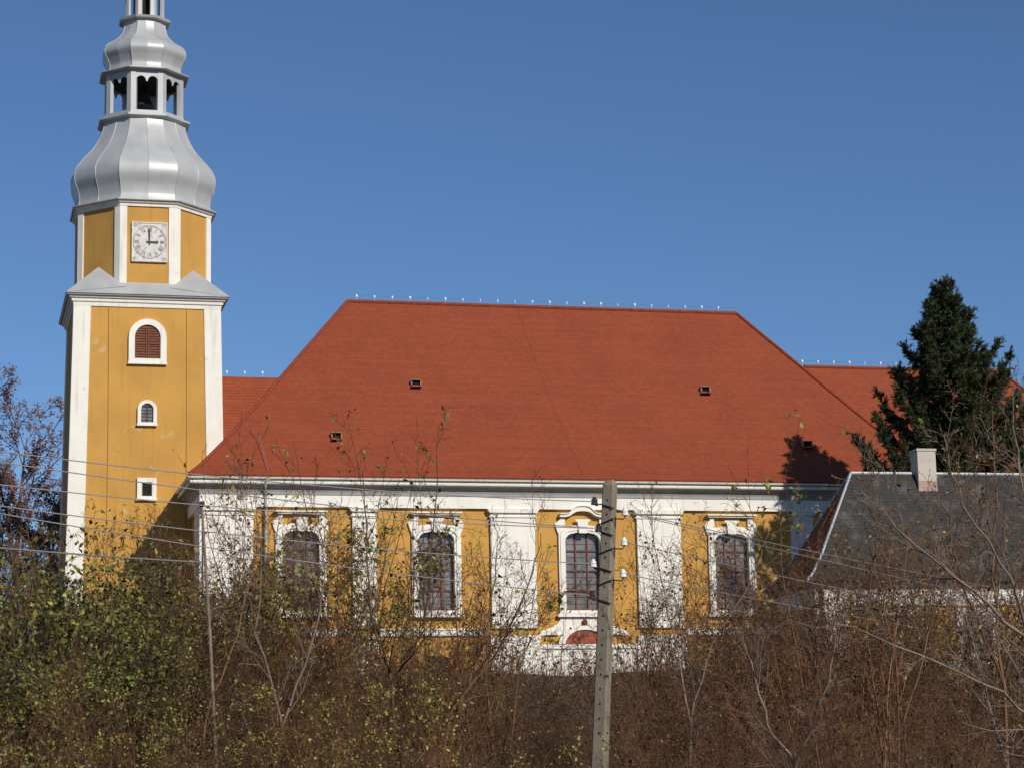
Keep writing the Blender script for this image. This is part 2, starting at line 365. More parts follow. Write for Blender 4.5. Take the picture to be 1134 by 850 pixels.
# --- entrance relief below the middle window: flaring scrolls over a low red lunette
d = MB()
c = 0.02
prof = [(-2.05, 7.80), (2.05, 7.80)] + [(1.98, 7.98), (1.55, 8.12), (1.18, 8.34), (1.02, 8.585), (-1.02, 8.585), (-1.18, 8.34), (-1.55, 8.12), (-1.98, 7.98)]
d.prism(prof, -0.10, -0.002)
d.ring([(c+0.92*cos(t), 7.42+0.62*sin(t)) for t in np.linspace(0, pi, 15)], [(c+1.22*cos(t), 7.42+0.80*sin(t)) for t in np.linspace(0, pi, 15)], -0.22, -0.101, closed=False)
for q in (-1, 1):
    d.prism([(c+q*1.5-0.28, 7.82), (c+q*1.5+0.28, 7.82), (c+q*1.5+0.2, 8.02), (c+q*1.5-0.2, 8.02)], -0.2, -0.101)
d.box(-2.03, 2.43, -0.09, -0.002, 5.3, 7.40); d.box(-2.03, 2.43, -0.17, -0.091, 7.22, 7.41)
portal = B(d, 'portal_relief', M['white'], nave)
d = MB(); d.prism([(c+0.915*cos(t), 7.425+0.615*sin(t)) for t in np.linspace(0, pi, 15)], -0.13, -0.102); B(d, 'lunette', M['nicheRed'], portal)
d = MB(); d.box(-2.0, 2.4, -0.05, -0.002, 7.42, 7.79); B(d, 'portal_band', M['ochre'], portal)
d = MB(); d.box(-0.16, 0.2, -0.16, -0.131, 7.75, 8.25); d.lathe(0.02, -0.15, [(0.1, 8.25), (0.13, 8.4), (0.05, 8.5)], 8); B(d, 'bust', M['rust_red'], portal)
# --- downpipe beside the left corner
d = MB(); d.tube([(-14.15, -0.62, 14.45), (-14.15, -0.5, 14.2), (-14.1, -0.22, 13.8), (-14.1, -0.22, 5.6)], 0.06, 8); B(d, 'downpipe', M['zinc'], nave)

# --- nave roof
def hip_roof(name, ex0, ex1, ey0, ey1, rx0, rx1, ry, ez, rz, prof, m, parent=ch, sagn=0.0):
    r = MB()
    def rect(t, k):
        z = ez + (rz-ez)*k
        return (ex0+(rx0-ex0)*t, ex1+(rx1-ex1)*t, ey0+(ry-ey0)*t, ey1+(ry-ey1)*t, z)
    NS = 12
    for (t0, k0), (t1, k1) in zip(prof[:-1], prof[1:]):
        a, b = rect(t0, k0), rect(t1, k1)
        def quad(p0, p1, q1, q0, d0, d1, ax):
            for i in range(NS):
                f0, f1 = i/NS, (i+1)/NS
                L = lambda p, q, f: tuple(p[j]+(q[j]-p[j])*f for j in range(3))
                P = [L(p0, p1, f0), L(p0, p1, f1), L(q0, q1, f1), L(q0, q1, f0)]
                bi = r.add(P)
                r.face([bi, bi+1, bi+2, bi+3], [(P[0][ax], d0), (P[1][ax], d0), (P[2][ax], d1), (P[3][ax], d1)])
        # slope lengths
        sF = math.hypot(a[2]-b[2], a[4]-b[4]); d0 = quad.__dict__.setdefault('x', 0)
        dd0 = hip_roof.acc; dd1 = dd0 + sF
        quad((a[0],a[2],a[4]), (a[1],a[2],a[4]), (b[1],b[2],b[4]), (b[0],b[2],b[4]), dd0, dd1, 0)
        quad((a[1],a[3],a[4]), (a[0],a[3],a[4]), (b[0],b[3],b[4]), (b[1],b[3],b[4]), dd0, dd1, 0)
        quad((a[0],a[3],a[4]), (a[0],a[2],a[4]), (b[0],b[2],b[4]), (b[0],b[3],b[4]), dd0, dd1, 1)
        quad((a[1],a[2],a[4]), (a[1],a[3],a[4]), (b[1],b[3],b[4]), (b[1],b[2],b[4]), dd0, dd1, 1)
        hip_roof.acc = dd1
    b0 = r.add([(ex0,ey0,ez-0.06),(ex1,ey0,ez-0.06),(ex1,ey1,ez-0.06),(ex0,ey1,ez-0.06),(ex0,ey0,ez),(ex1,ey0,ez),(ex1,ey1,ez),(ex0,ey1,ez)])
    r.face([b0+3,b0+2,b0+1,b0])
    for i in range(4): j = (i+1) % 4; r.face([b0+i, b0+j, b0+4+j, b0+4+i])
    o = r.build(name, m, parent)
    if parent is ch: o.location = (0, 0, -Z0)
    return o
hip_roof.acc = 0
NP = [(0, 0), (0.07, 0.052), (0.2, 0.172), (0.42, 0.395), (1, 1)]
roof = hip_roof('nave_roof', UL-0.68, UR+0.68, -0.68, VD+0.68, -9.25, 10.2, 7.0, 14.66, 24.0, NP, M['tile'])
def roof_front(u, z):       # depth of the front slope at height z
    k = (z-14.66)/(24.0-14.66)
    for (t0, k0), (t1, k1) in zip(NP[:-1], NP[1:]):
        if k0 <= k <= k1: t = t0+(t1-t0)*(k-k0)/(k1-k0); break
    return -0.68 + 7.68*t
# ridge and hip cap tiles
rt = MB()
def corner(sx, sy, t, k):
    ex = (UL-0.68) if sx < 0 else (UR+0.68); ey = -0.68 if sy < 0 else VD+0.68; rx = -9.25 if sx < 0 else 10.2
    return (ex+(rx-ex)*t, ey+(7.0-ey)*t, 14.66+9.34*k+0.01)
for sx in (-1, 1):
    for sy in (-1, 1): rt.tube([corner(sx, sy, t, k) for t, k in NP], 0.085, 8)
rt.tube([(-9.25, 7, 24.02), (10.2, 7, 24.02)], 0.10, 8)
B(rt, 'ridge_tiles', M['hiptile'], roof)
clip0 = None
def clips(x0, x1, y, z, step, parent):
    global clip0
    x = x0; rr = random.Random(5)
    while x < x1:
        if clip0 is None:
            k = MB(); k.lathe(0, 0, [(0.008, 0), (0.008, 0.13), (0.06, 0.135), (0.075, 0.21), (0.03, 0.26)], 8, 0); clip0 = k.build('ridge_clip', M['whiteclip'], parent); o = clip0
        else:
            o = clip0.copy(); COL.objects.link(o); o.parent = parent
        o.location = (x, y, z); o.rotation_euler = (0, 0, 0); sc = rr.choice((0.35, 0.5, 0.7, 0.85, 0.9)); o.scale = (sc, sc, 0.8+0.2*sc)
        x += step
clips(-8.8, 10.1, 7.0, 24.1, 0.86, roof)
k = MB(); k.tube([(-9.2, 7, 24.30), (10.15, 7, 24.30)], 0.0035, 4)
cab = [(0.1, 7, 24.3)]
for i in range(12):
    t = i/11; z = 23.9-(23.9-14.75)*t; u = -0.95+1.05*t**1.4 + 0.012*sin(i*1.7)
    cab.append((u, roof_front(u, z)-0.05, z+0.03))
cab[0] = (-0.95, 6.95, 24.28); k.tube(cab, 0.0035, 4); B(k, 'lightning_cable', M['rust_red'], roof)
k = MB(); kc = [(-17.15, -0.62, 14.75), (-15.7, 0.86, 16.35), (-14.6, 1.35, 16.9), (-14.25, 0.7, 16.6), (-14.1, -0.05, 15.5), (-14.05, -0.66, 14.8)]
k.tube(kc[2:], 0.012, 4); B(k, 'hip_cable', M['wire'], roof)
def vent(u, z):
    v = roof_front(u, z); k = MB()
    k.box(u-0.23, u+0.23, v-0.28, v+0.35, z+0.135, z+0.152)          # lid
    k.box(u-0.23, u-0.195, v-0.20, v+0.3, z-0.08, z+0.133); k.box(u+0.195, u+0.23, v-0.20, v+0.3, z-0.08, z+0.133)
    k.cur = 1; k.box(u-0.19, u+0.19, v-0.10, v+0.3, z-0.02, z+0.131)
    k.cur = 2; k.box(u-0.24, u+0.24, v-0.42, v-0.08, z-0.19, z-0.15)
    B(k, 'roof_vent', [M['cornice'], M['dark'], M['nicheRed']], roof)
for u, z in ((-6.73, 19.5), (7.18, 19.5), (-10.8, 16.66), (11.29, 16.64)): vent(u, z)

# --- lower wings either side of the nave, same tiles
TC, TV = -18.75, 8.4          # tower centre
d = MB(); d.box(-20.5, UL-0.02, TV-2.6, TV+3.2, 5, 14.3); wl = B(d, 'wing_wall', M['ochre'])
hip_roof('wing_roof', -21.0, -9.8, TV-3.0, TV+3.6, -20.9, -9.9, TV+0.1, 14.6, 20.55, [(0, 0), (1, 1)], M['tile'])
d = MB(); d.box(UR+0.02, 29.4, 3.2, 13.0, 5, 14.3); wr = B(d, 'wing_wall', M['ochre'])
wroof = hip_roof('wing_roof', 10.0, 30.4, 2.4, 13.8, 11.0, 24.7, 7.9, 14.6, 21.6, [(0, 0), (0.2, 0.17), (1, 1)], M['tile'])
d = MB(); d.tube([(14, 7.9, 21.62), (24.7, 7.9, 21.62)], 0.09, 8); d.tube([(24.7, 7.9, 21.62), (29.26, 3.5, 15.8), (30.4, 2.4, 14.62)], 0.08, 8); B(d, 'ridge_tiles', M['hiptile'], wroof)
clips(13.9, 23.8, 7.9, 21.70, 0.84, wroof)
d = MB(); d.tube([(13.5, 7.9, 21.9), (23.9, 7.9, 21.9)], 0.0035, 4); B(d, 'lightning_cable', M['blackiron'], wroof)
clips(-15.6, -12.9, TV+0.1, 20.58, 0.84, wl)

# --- tower shaft (battered)
def hwz(z): return 3.26 + (23.3-z)*0.0175
d = MB()
for a, b in ((5.0, 23.3),): d.frustum((TC-hwz(a), TC+hwz(a), TV-hwz(a), TV+hwz(a), a), (TC-hwz(b), TC+hwz(b), TV-hwz(b), TV+hwz(b), b))
tower = B(d, 'tower_wall', M['ochre'])
for sx, sy in ((-1, -1), (1, -1), (1, 1), (-1, 1)):
    d = MB(); W = 0.72
    lo = []
    for z in (5.0, 23.25):
        h = hwz(z); e = 0.05
        o = (TC+sx*(h+e), TV+sy*(h+e)); i = (TC+sx*(h-W), TV+sy*(h-W))
        lo.append((min(o[0], i[0]), max(o[0], i[0]), min(o[1], i[1]), max(o[1], i[1]), z))
    d.frustum(lo[0], lo[1]); B(d, 'corner_pilaster', M['white'], tower)
h = hwz(23.3)
d = MB(); d.sweep(TC-h, TC+h, TV-h, TV+h, [(-0.3, 23.02), (0.06, 23.02), (0.08, 23.20), (0.14, 23.22), (0.16, 23.36), (0.24, 23.38), (0.27, 23.47), (-0.3, 23.47)]); B(d, 'tower_cornice', M['white'], tower)
d = MB(); d.sweep(TC-h, TC+h, TV-h, TV+h, [(-0.3, 23.475), (0.36, 23.475), (0.38, 23.54), (-0.3, 23.54)]); B(d, 'tower_eave', M['zinc'], tower)
TILT = 0.0175
def tower_window(z0, z1, hw, round_top, band, kind):
    """surround proud of the wall, local origin at the window foot on the wall face"""
    vf = TV-hwz(z0)
    def outl(hw, a, b):
        if round_top == 0: return [(-hw, a), (hw, a), (hw, b), (-hw, b)]
        zs = b-hw*round_top
        return [(-hw, a), (hw, a)]+[(hw*cos(t), zs+hw*round_top*sin(t)) for t in np.linspace(0, pi, 15)]
    s = MB(); H = z1-z0
    s.ring(outl(hw-band, band, H-band), outl(hw, 0, H), -0.13, 0.05)
    s.box(-hw-0.03, hw+0.03, -0.17, -0.131, 0.0, 0.09)
    o = s.build('tower_window', M['white'], tower, loc=(TC, vf, z0), rot=(-TILT, 0, 0)); fix_normals(o)
    i = hw-band
    if kind == 'shutter':
        for q in (-1, 1):
            k = MB(); pts = [p for p in outl(i, band, H-band)]
            half = [(0.015*q, band)] + [(i*q, band)] + [(i*q*cos(t), H-band-i*round_top+i*round_top*sin(t)) for t in np.linspace(0, pi/2*0.99, 8)]
            if q < 0: half = half[::-1]
            k.prism(half, -0.035, -0.004)
            z = band+0.08
            while z < H-band-0.14:
                ww = i if z < H-band-i else i*sqrt(max(0.05, 1-((z-(H-band-i))/i)**2))
                x0, x1 = sorted((0.07*q, (ww-0.07)*q))
                b = k.add([(x0, -0.075, z), (x1, -0.075, z), (x1, -0.036, z+0.07), (x0, -0.036, z+0.07), (x0, -0.036, z), (x1, -0.036, z)])
                k.face([b, b+1, b+2, b+3]); k.face([b+4, b+5, b+1, b]); z += 0.12
            x0, x1 = sorted((0.015*q, 0.075*q)); k.box(x0, x1, -0.085, -0.036, band, H-band-0.12)
            x0, x1 = sorted(((i-0.07)*q, i*q)); k.box(x0, x1, -0.085, -0.036, band, H-band-i)
            k.box(*sorted((0.08*q, (i-0.08)*q)), -0.085, -0.036, band+0.66, band+0.76)
            fix_normals(k.build('shutter', M['brown_wood'], o))
    else:
        k = MB(); k.prism(outl(i+0.01, band-0.01, H-band+0.01), -0.02, -0.004)
        fix_normals(k.build('window_pane', M['glass'] if kind == 'pane' else M['dark'], o))
        if kind == 'pane':
            k = MB(); k.box(-0.02, 0.02, -0.05, -0.021, band, H-band)
            for z in np.linspace(band+0.12, H-band-0.15, 5): k.box(-i, i, -0.045, -0.0211, z-0.012, z+0.012)
            k.box(-i, i, -0.06, -0.0212, H-band-0.16, H-band-0.10)
            fix_normals(k.build('window_bars', M['blackiron'], o))
        else:
            k = MB(); k.box(-i-0.01, -i+0.045, -0.06, -0.021, band, H-band); fix_normals(k.build('window_frame', M['cornice'], o))
tower_window(20.38, 22.48, 0.85, 1.0, 0.27, 'shutter')
tower_window(17.58, 18.76, 0.43, 1.0, 0.155, 'pane')
tower_window(14.20, 15.22, 0.43, 0, 0.20, 'hole')
# old cable runs and a small lamp on the shaft
d = MB()
for u, z0, z1 in ((TC-1.75, 13, 23.0), (TC+1.75, 13, 23.0)): d.tube([(u, TV-hwz(z0)-0.012, z0), (u+0.02, TV-hwz(18)-0.012, 18), (u, TV-hwz(z1)-0.012, z1)], 0.012, 4)
d.tube([(TC+1.75, TV-hwz(14.6)-0.012, 14.6), (TC+2.0, TV-hwz(14.2)-0.012, 14.2), (TC+2.2, TV-hwz(13.7)-0.012, 13.7)], 0.015, 4)
B(d, 'wall_cable', M['rust_red'], tower)
d = MB(); d.box(-17.20, -16.92, 4.62, 4.75, 14.18, 14.42); d.tube([(-17.05, 4.75, 14.25), (-17.05, 4.98, 14.0)], 0.02, 6); B(d, 'wall_lamp', M['porcelain'], tower)

# --- broaches and skirt between square and octagon
AP = 3.02                                         # octagon apothem
RO = AP/cos(pi/8)
d = MB(); hs = h+0.42
d.frustum((TC-hs, TC+hs, TV-hs, TV+hs, 23.545), (TC-AP-0.02, TC+AP+0.02, TV-AP-0.02, TV+AP+0.02, 24.22))
q = AP*math.tan(pi/8)
for sx, sy in ((-1, -1), (1, -1), (1, 1), (-1, 1)):
    b = d.add([(TC+sx*hs, TV+sy*hs, 23.56), (TC+sx*(q-0.25), TV+sy*(AP+0.28), 23.98), (TC+sx*(AP+0.28), TV+sy*(q-0.25), 23.98), (TC+sx*(AP+0.03)*cos(pi/4), TV+sy*(AP+0.03)*sin(pi/4), 25.1)])
    d.face([b, b+1, b+3]); d.face([b+2, b, b+3]); d.face([b+1, b+2, b+3])
B(d, 'broach_roof', M['silver'])
# --- octagonal belfry storey
d = MB(); d.lathe(TC, TV, [(RO, 23.6), (RO, 28.0)]); bel = B(d, 'belfry_wall', M['ochre'])
for i in range(8):
    a = pi/8 + i*pi/4; d = MB(); m = []
    for z in (24.0, 27.86):
        P = Vector((TC+RO*cos(a), TV+RO*sin(a), z)); o = Vector((cos(a), sin(a), 0))*0.075
        for sg in (-1, 1):
            e = Vector((cos(a+sg*5*pi/8), sin(a+sg*5*pi/8), 0))      # along the neighbouring face
            m.append((P, e, o))
    pts = []
    for z in (24.0, 27.86):
        P = Vector((TC+RO*cos(a), TV+RO*sin(a), z)); o = Vector((cos(a), sin(a), 0))
        e1 = Vector((cos(a-5*pi/8), sin(a-5*pi/8), 0)); e2 = Vector((cos(a+5*pi/8), sin(a+5*pi/8), 0))
        n1 = Vector((cos(a-pi/8), sin(a-pi/8), 0)); n2 = Vector((cos(a+pi/8), sin(a+pi/8), 0)); t = 0.055
        pts += [P+e1*0.30+n1*t, P+o*t/cos(pi/8), P+e2*0.30+n2*t, P+e2*0.30-n2*0.02, P+e1*0.30-n1*0.02]
    b = d.add(pts)
    for k in range(5): j = (k+1) % 5; d.face([b+k, b+j, b+5+j, b+5+k])
    d.face([b+5+k for k in range(5)]); d.face([b+4-k for k in range(5)])
    B(d, 'corner_pilaster', M['white'], bel)
d = MB(); d.lathe(TC, TV, [(RO-0.3, 27.80), (RO+0.08, 27.80), (RO+0.10, 27.92), (RO+0.20, 27.96), (RO+0.22, 28.04), (RO-0.3, 28.04)], cap=False); B(d, 'belfry_cornice', M['white'], bel)
# --- clock on the front face
ck = MB(); CX, CZ, CV = TC+0.07, 26.12, TV-AP
ck.box(CX-0.81, CX+0.81, CV-0.10, CV-0.002, CZ-0.93, CZ+0.93)
ck.ring([(CX+a*0.76, CZ+b*0.88) for a, b in ((-1,-1),(1,-1),(1,1),(-1,1))], [(CX+a*0.81, CZ+b*0.93) for a, b in ((-1,-1),(1,-1),(1,1),(-1,1))], CV-0.13, CV-0.101)
clock = B(ck, 'clock', M['clockwhite'], bel)
d = MB()
cr = [(CX+0.76*cos(t), CZ+0.78*sin(t)) for t in np.linspace(0, 2*pi, 49)[:-1]]; ci = [(CX+0.72*cos(t), CZ+0.74*sin(t)) for t in np.linspace(0, 2*pi, 49)[:-1]]
d.ring(ci, cr, CV-0.112, CV-0.1012)
B(d, 'chapter_ring', M['faded'], clock)
NUM = ['XII', 'I', 'II', 'III', 'IIII', 'V', 'VI', 'VII', 'VIII', 'IX', 'X', 'XI']
def stroke(x0, z0, x1, z1, wd, rot, cx, cz):
    c, s_ = cos(rot), sin(rot); dx, dz = x1-x0, z1-z0; L = math.hypot(dx, dz); nx, nz = -dz/L*wd/2, dx/L*wd/2
    pl = [(x0+nx, z0+nz), (x0-nx, z0-nz), (x1-nx, z1-nz), (x1+nx, z1+nz)]
    d.prism([(cx+a*c-b*s_, cz+a*s_+b*c) for a, b in pl], CV-0.113-0.0004*(len(d.v) % 7), CV-0.1015)
for i, t in enumerate(NUM):
    a = pi/2 - i*pi/6; rot = a-pi/2; wid = sum({'I': 0.055, 'V': 0.12, 'X': 0.12}[c] for c in t); x = -wid/2
    cx, cz = CX+0.585*cos(a), CZ+0.60*sin(a); d = MB()
    for c in t:
        if c == 'I': stroke(x+0.027, -0.10, x+0.027, 0.10, 0.034, rot, cx, cz); x += 0.055
        elif c == 'V': stroke(x+0.06, -0.10, x+0.01, 0.10, 0.036, rot, cx, cz); stroke(x+0.06, -0.10, x+0.11, 0.10, 0.018, rot, cx, cz); x += 0.12
        else: stroke(x+0.11, -0.10, x+0.01, 0.10, 0.036, rot, cx, cz); stroke(x+0.01, -0.10, x+0.11, 0.10, 0.018, rot, cx, cz); x += 0.12
    B(d, 'clock_numeral', M['faded'], clock)
def hand(ang, L, wd, dv):
    k = MB(); c, s_ = cos(ang), sin(ang)
    pl = [(-0.14, -wd*0.4), (L*0.72, -wd*0.5), (L*0.76, -wd), (L, 0), (L*0.76, wd), (L*0.72, wd*0.5), (-0.14, wd*0.4)]
    k.prism([(CX+a*c-b*s_, CZ+a*s_+b*c) for a, b in pl], CV-0.15-dv, CV-0.135-dv); B(k, 'clock_hand', M['clockhand'], clock)
hand(pi/2+0.03, 0.66, 0.055, 0.02); hand(0.0, 0.42, 0.075, 0.0)
d = MB()
for q in range(4):      # worn corner ornaments
    cx, cz = CX+(0.66 if q % 2 else -0.66), CZ+(0.78 if q > 1 else -0.78)
    d.lathe(0, 0, [(0.001, 0)], 3) if False else None
    d.ring([(cx+0.045*cos(t), cz+0.045*sin(t)) for t in np.linspace(0, 2*pi, 9)[:-1]], [(cx+0.075*cos(t), cz+0.075*sin(t)) for t in np.linspace(0, 2*pi, 9)[:-1]], CV-0.114, CV-0.1016)
B(d, 'clock_ornament', M['faded'], clock)

# --- onion domes and lanterns (eight-sided, sheet metal with raised seams)
def smooth_prof(P, n=5):
    out = []
    for i in range(len(P)-1):
        p0, p1, p2, p3 = P[max(i-1, 0)], P[i], P[i+1], P[min(i+2, len(P)-1)]
        for k in range(n):
            t = k/n; f = lambda a, b, c, e: 0.5*((2*b)+(-a+c)*t+(2*a-5*b+4*c-e)*t*t+(-a+3*b-3*c+e)*t**3)
            out.append((f(p0[0], p1[0], p2[0], p3[0]), f(p0[1], p1[1], p2[1], p3[1])))
    return out+[P[-1]]
def dome(name, prof, seams=True, ribs=1):
    d = MB(); mid = cos(pi/8)*1.032
    L = [d.add([(TC+r*(1 if i % 2 == 0 else mid)*cos(pi/8+i*pi/8), TV+r*(1 if i % 2 == 0 else mid)*sin(pi/8+i*pi/8), z) for i in range(16)]) for r, z in prof]
    for k in range(len(L)-1):
        for i in range(16): j = (i+1) % 16; d.face([L[k]+i, L[k]+j, L[k+1]+j, L[k+1]+i])
    for i in range(8):           # a standing seam on each arris and in mid face
        a = pi/8+i*pi/4
        d.tube([(TC+r*cos(a), TV+r*sin(a), z) for r, z in prof], 0.022, 5)
        if ribs:
            a2 = a+pi/8; c8 = mid
            d.tube([(TC+r*c8*cos(a2), TV+r*c8*sin(a2), z) for r, z in prof], 0.016, 4)
    return B(d, name, M['silver'])
d1 = dome('onion_dome', [(3.30, 28.06)] + smooth_prof([(3.30, 28.20), (3.25, 28.45), (3.32, 28.85), (3.52, 29.40), (3.45, 29.92), (3.10, 30.42), (2.62, 30.98), (2.30, 31.5), (2.10, 32.0), (2.02, 32.38)]))
d = MB(); d.lathe(TC, TV, [(3.2, 28.042), (3.58, 28.042), (3.60, 28.07), (3.60, 28.11), (3.2, 28.20)], cap=False); B(d, 'dome_eave', M['silver'], d1)
# main lantern: ledge, floor, posts, scalloped arcade
d = MB(); d.lathe(TC, TV, [(1.7, 32.36), (2.12, 32.38), (2.28, 32.46), (2.28, 32.56), (1.98, 32.62), (1.98, 32.78), (1.90, 32.80), (1.0, 32.84)]); lan = B(d, 'lantern', M['silver'])
RL = 1.95
for i in range(8):
    a = pi/8+i*pi/4; k = MB(); p = Vector((TC+RL*cos(a), TV+RL*sin(a), 0)); pts = []
    for z in (32.7, 34.85):
        P = Vector((p.x, p.y, z)); e1 = Vector((cos(a-5*pi/8), sin(a-5*pi/8), 0)); e2 = Vector((cos(a+5*pi/8), sin(a+5*pi/8), 0)); o = Vector((cos(a), sin(a), 0))
        pts += [P+e1*0.24, P, P+e2*0.24, P+e2*0.24-o*0.16, P+e1*0.24-o*0.16]
    b = k.add(pts)
    for q in range(5): j = (q+1) % 5; k.face([b+q, b+j, b+5+j, b+5+q])
    B(k, 'lantern_post', M['silver'], lan)
    # scalloped board between this post and the next: two half-round cut-outs with a pendant between
    k = MB(); a2 = a+pi/8; n = Vector((cos(a2), sin(a2), 0)); t = Vector((-sin(a2), cos(a2), 0)); ap = RL*cos(pi/8)-0.03; hwid = RL*sin(pi/8)-0.2
    low = []
    for c_ in (-1, 1):
        for th in np.linspace(pi, 0, 9): low.append((c_*hwid/2+hwid*0.44*cos(th), 34.20+0.26*sin(th)))
    low = [(-hwid, 34.12)]+low+[(hwid, 34.12)]
    pts = []
    for dv in (0, -0.05):
        for s_, z in low: pts.append(Vector((TC, TV, z))+n*(ap+dv)+t*s_)
        for s_, z in low: pts.append(Vector((TC, TV, 34.86))+n*(ap+dv)+t*s_)
    b = k.add(pts); L = len(low)
    for q in range(L-1):
        k.face([b+q, b+q+1, b+L+q+1, b+L+q]); k.face([b+2*L+q+1, b+2*L+q, b+3*L+q, b+3*L+q+1]); k.face([b+q+1, b+q, b+2*L+q, b+2*L+q+1])
    B(k, 'lantern_arch', M['silver'], lan)
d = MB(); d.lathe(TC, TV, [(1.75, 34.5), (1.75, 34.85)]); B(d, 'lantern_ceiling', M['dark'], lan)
d = MB(); d.lathe(TC, TV, [(0.10, 34.5), (0.12, 34.3), (0.28, 34.1), (0.34, 33.75), (0.50, 33.5), (0.52, 33.45), (0.3, 33.46)], 16); B(d, 'bell', M['blackiron'], lan)
d2 = dome('upper_dome', [(1.86, 34.84)] + smooth_prof([(1.82, 34.95), (1.78, 35.2), (1.90, 35.5), (2.06, 35.86), (1.92, 36.22), (1.50, 36.52), (1.18, 36.85), (1.05, 37.25), (1.02, 37.55)]), ribs=0)
d = MB(); d.lathe(TC, TV, [(1.9, 34.74), (2.20, 34.76), (2.23, 34.79), (2.23, 34.83), (1.9, 34.90)], cap=False); B(d, 'dome_eave', M['silver'], d2)
d = MB(); d.lathe(TC, TV, [(1.0, 37.52), (1.26, 37.56), (1.30, 37.66), (1.10, 37.72), (0.3, 37.78)]); ul = B(d, 'upper_lantern', M['silver'])
for i in range(8):
    a = pi/8+i*pi/4; k = MB(); p = Vector((TC+0.98*cos(a), TV+0.98*sin(a), 0)); pts = []
    for z in (37.68, 39.6):
        P = Vector((p.x, p.y, z)); e1 = Vector((cos(a-5*pi/8), sin(a-5*pi/8), 0)); e2 = Vector((cos(a+5*pi/8), sin(a+5*pi/8), 0)); o = Vector((cos(a), sin(a), 0))
        pts += [P+e1*0.17, P, P+e2*0.17, P+e2*0.17-o*0.1, P+e1*0.17-o*0.1]
    b = k.add(pts)
    for q in range(5): j = (q+1) % 5; k.face([b+q, b+j, b+5+j, b+5+q])
    B(k, 'lantern_post', M['silver'], ul)
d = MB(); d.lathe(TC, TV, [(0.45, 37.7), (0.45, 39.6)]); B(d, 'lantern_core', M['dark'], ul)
sp = dome('spire', [(1.25, 39.5), (1.28, 39.6)] + smooth_prof([(1.0, 39.7), (1.02, 40.1), (0.7, 40.6), (0.3, 41.2), (0.14, 42.2), (0.05, 43.6)]), ribs=0)
d = MB(); d.lathe(TC, TV, [(0.05, 43.6), (0.28, 43.8), (0.34, 44.05), (0.2, 44.3), (0.04, 44.4)], 12); d.box(TC-0.04, TC+0.04, TV-0.04, TV+0.04, 44.4, 46); d.box(TC-0.42, TC+0.42, TV-0.039, TV+0.039, 45.3, 45.4); B(d, 'cross', M['zinc'], sp)

# ================================================================== HOUSE on the right
HT = radians(12); hp = at(893, 643, 76); HZ = gz(hp.x+5, hp.y+3)
ho = empty('house', (hp.x, hp.y, HZ), HT)
tag(ho, 'ochre house with white trim, low grey slate roof and pale chimney, right of the church', 'house')
EZ = hp.z - HZ; HL, HD, RH = 17.0, 4.8, 11.98-hp.z
def HB(mb, name, m, parent=ho, fix=True):
    o = mb.build(name, m, parent)
    if fix: fix_normals(o)
    return o
d = MB(); d.box(0.45, HL-0.45, 0.45, HD-0.45, -0.6, EZ-0.05); hw_ = HB(d, 'wall', M['ochre'])
d = MB(); d.box(0.41, HL-0.41, 0.38, 0.448, EZ-0.80, EZ-0.20); d.box(0.38, 0.448, 0.5, HD-0.5, EZ-0.80, EZ-0.20); HB(d, 'frieze', M['white'], hw_)
for x0, x1 in ((0.40, 1.55), (8.0, 8.6), (HL-1.5, HL-0.4)): d = MB(); d.box(x0, x1, 0.36, 0.447, -0.6, EZ-0.81); HB(d, 'pilaster', M['white'], hw_)
d = MB(); d.box(1.56, 7.9, 0.39, 0.446, 1.15, 1.45); d.box(8.65, HL-1.55, 0.39, 0.446, 1.15, 1.45); HB(d, 'string_course', M['white'], hw_)
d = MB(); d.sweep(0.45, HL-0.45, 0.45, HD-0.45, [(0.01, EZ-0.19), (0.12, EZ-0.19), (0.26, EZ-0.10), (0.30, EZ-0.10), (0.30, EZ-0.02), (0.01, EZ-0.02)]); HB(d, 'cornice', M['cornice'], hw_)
for c in (3.4, 6.2, 10.4, 13.2):
    d = MB(); d.ring([(c-0.5, 1.7), (c+0.5, 1.7), (c+0.5, EZ-1.13), (c-0.5, EZ-1.13)], [(c-0.72, 1.5), (c+0.72, 1.5), (c+0.72, EZ-0.90), (c-0.72, EZ-0.90)], 0.34, 0.449)
    o = HB(d, 'window', M['white'], hw_)
    d = MB(); d.box(c-0.5, c+0.5, 0.43, 0.448, 1.7, EZ-1.13); HB(d, 'window_pane', M['glass'], o)
d = MB(); d.tube([(0.62, 0.26, EZ-0.1), (0.62, 0.26, -0.5)], 0.05, 8); HB(d, 'downpipe', M['rust_red'], hw_)
PR = [(0, 0), (0.14, 0.075), (0.32, 0.24), (1, 1)]
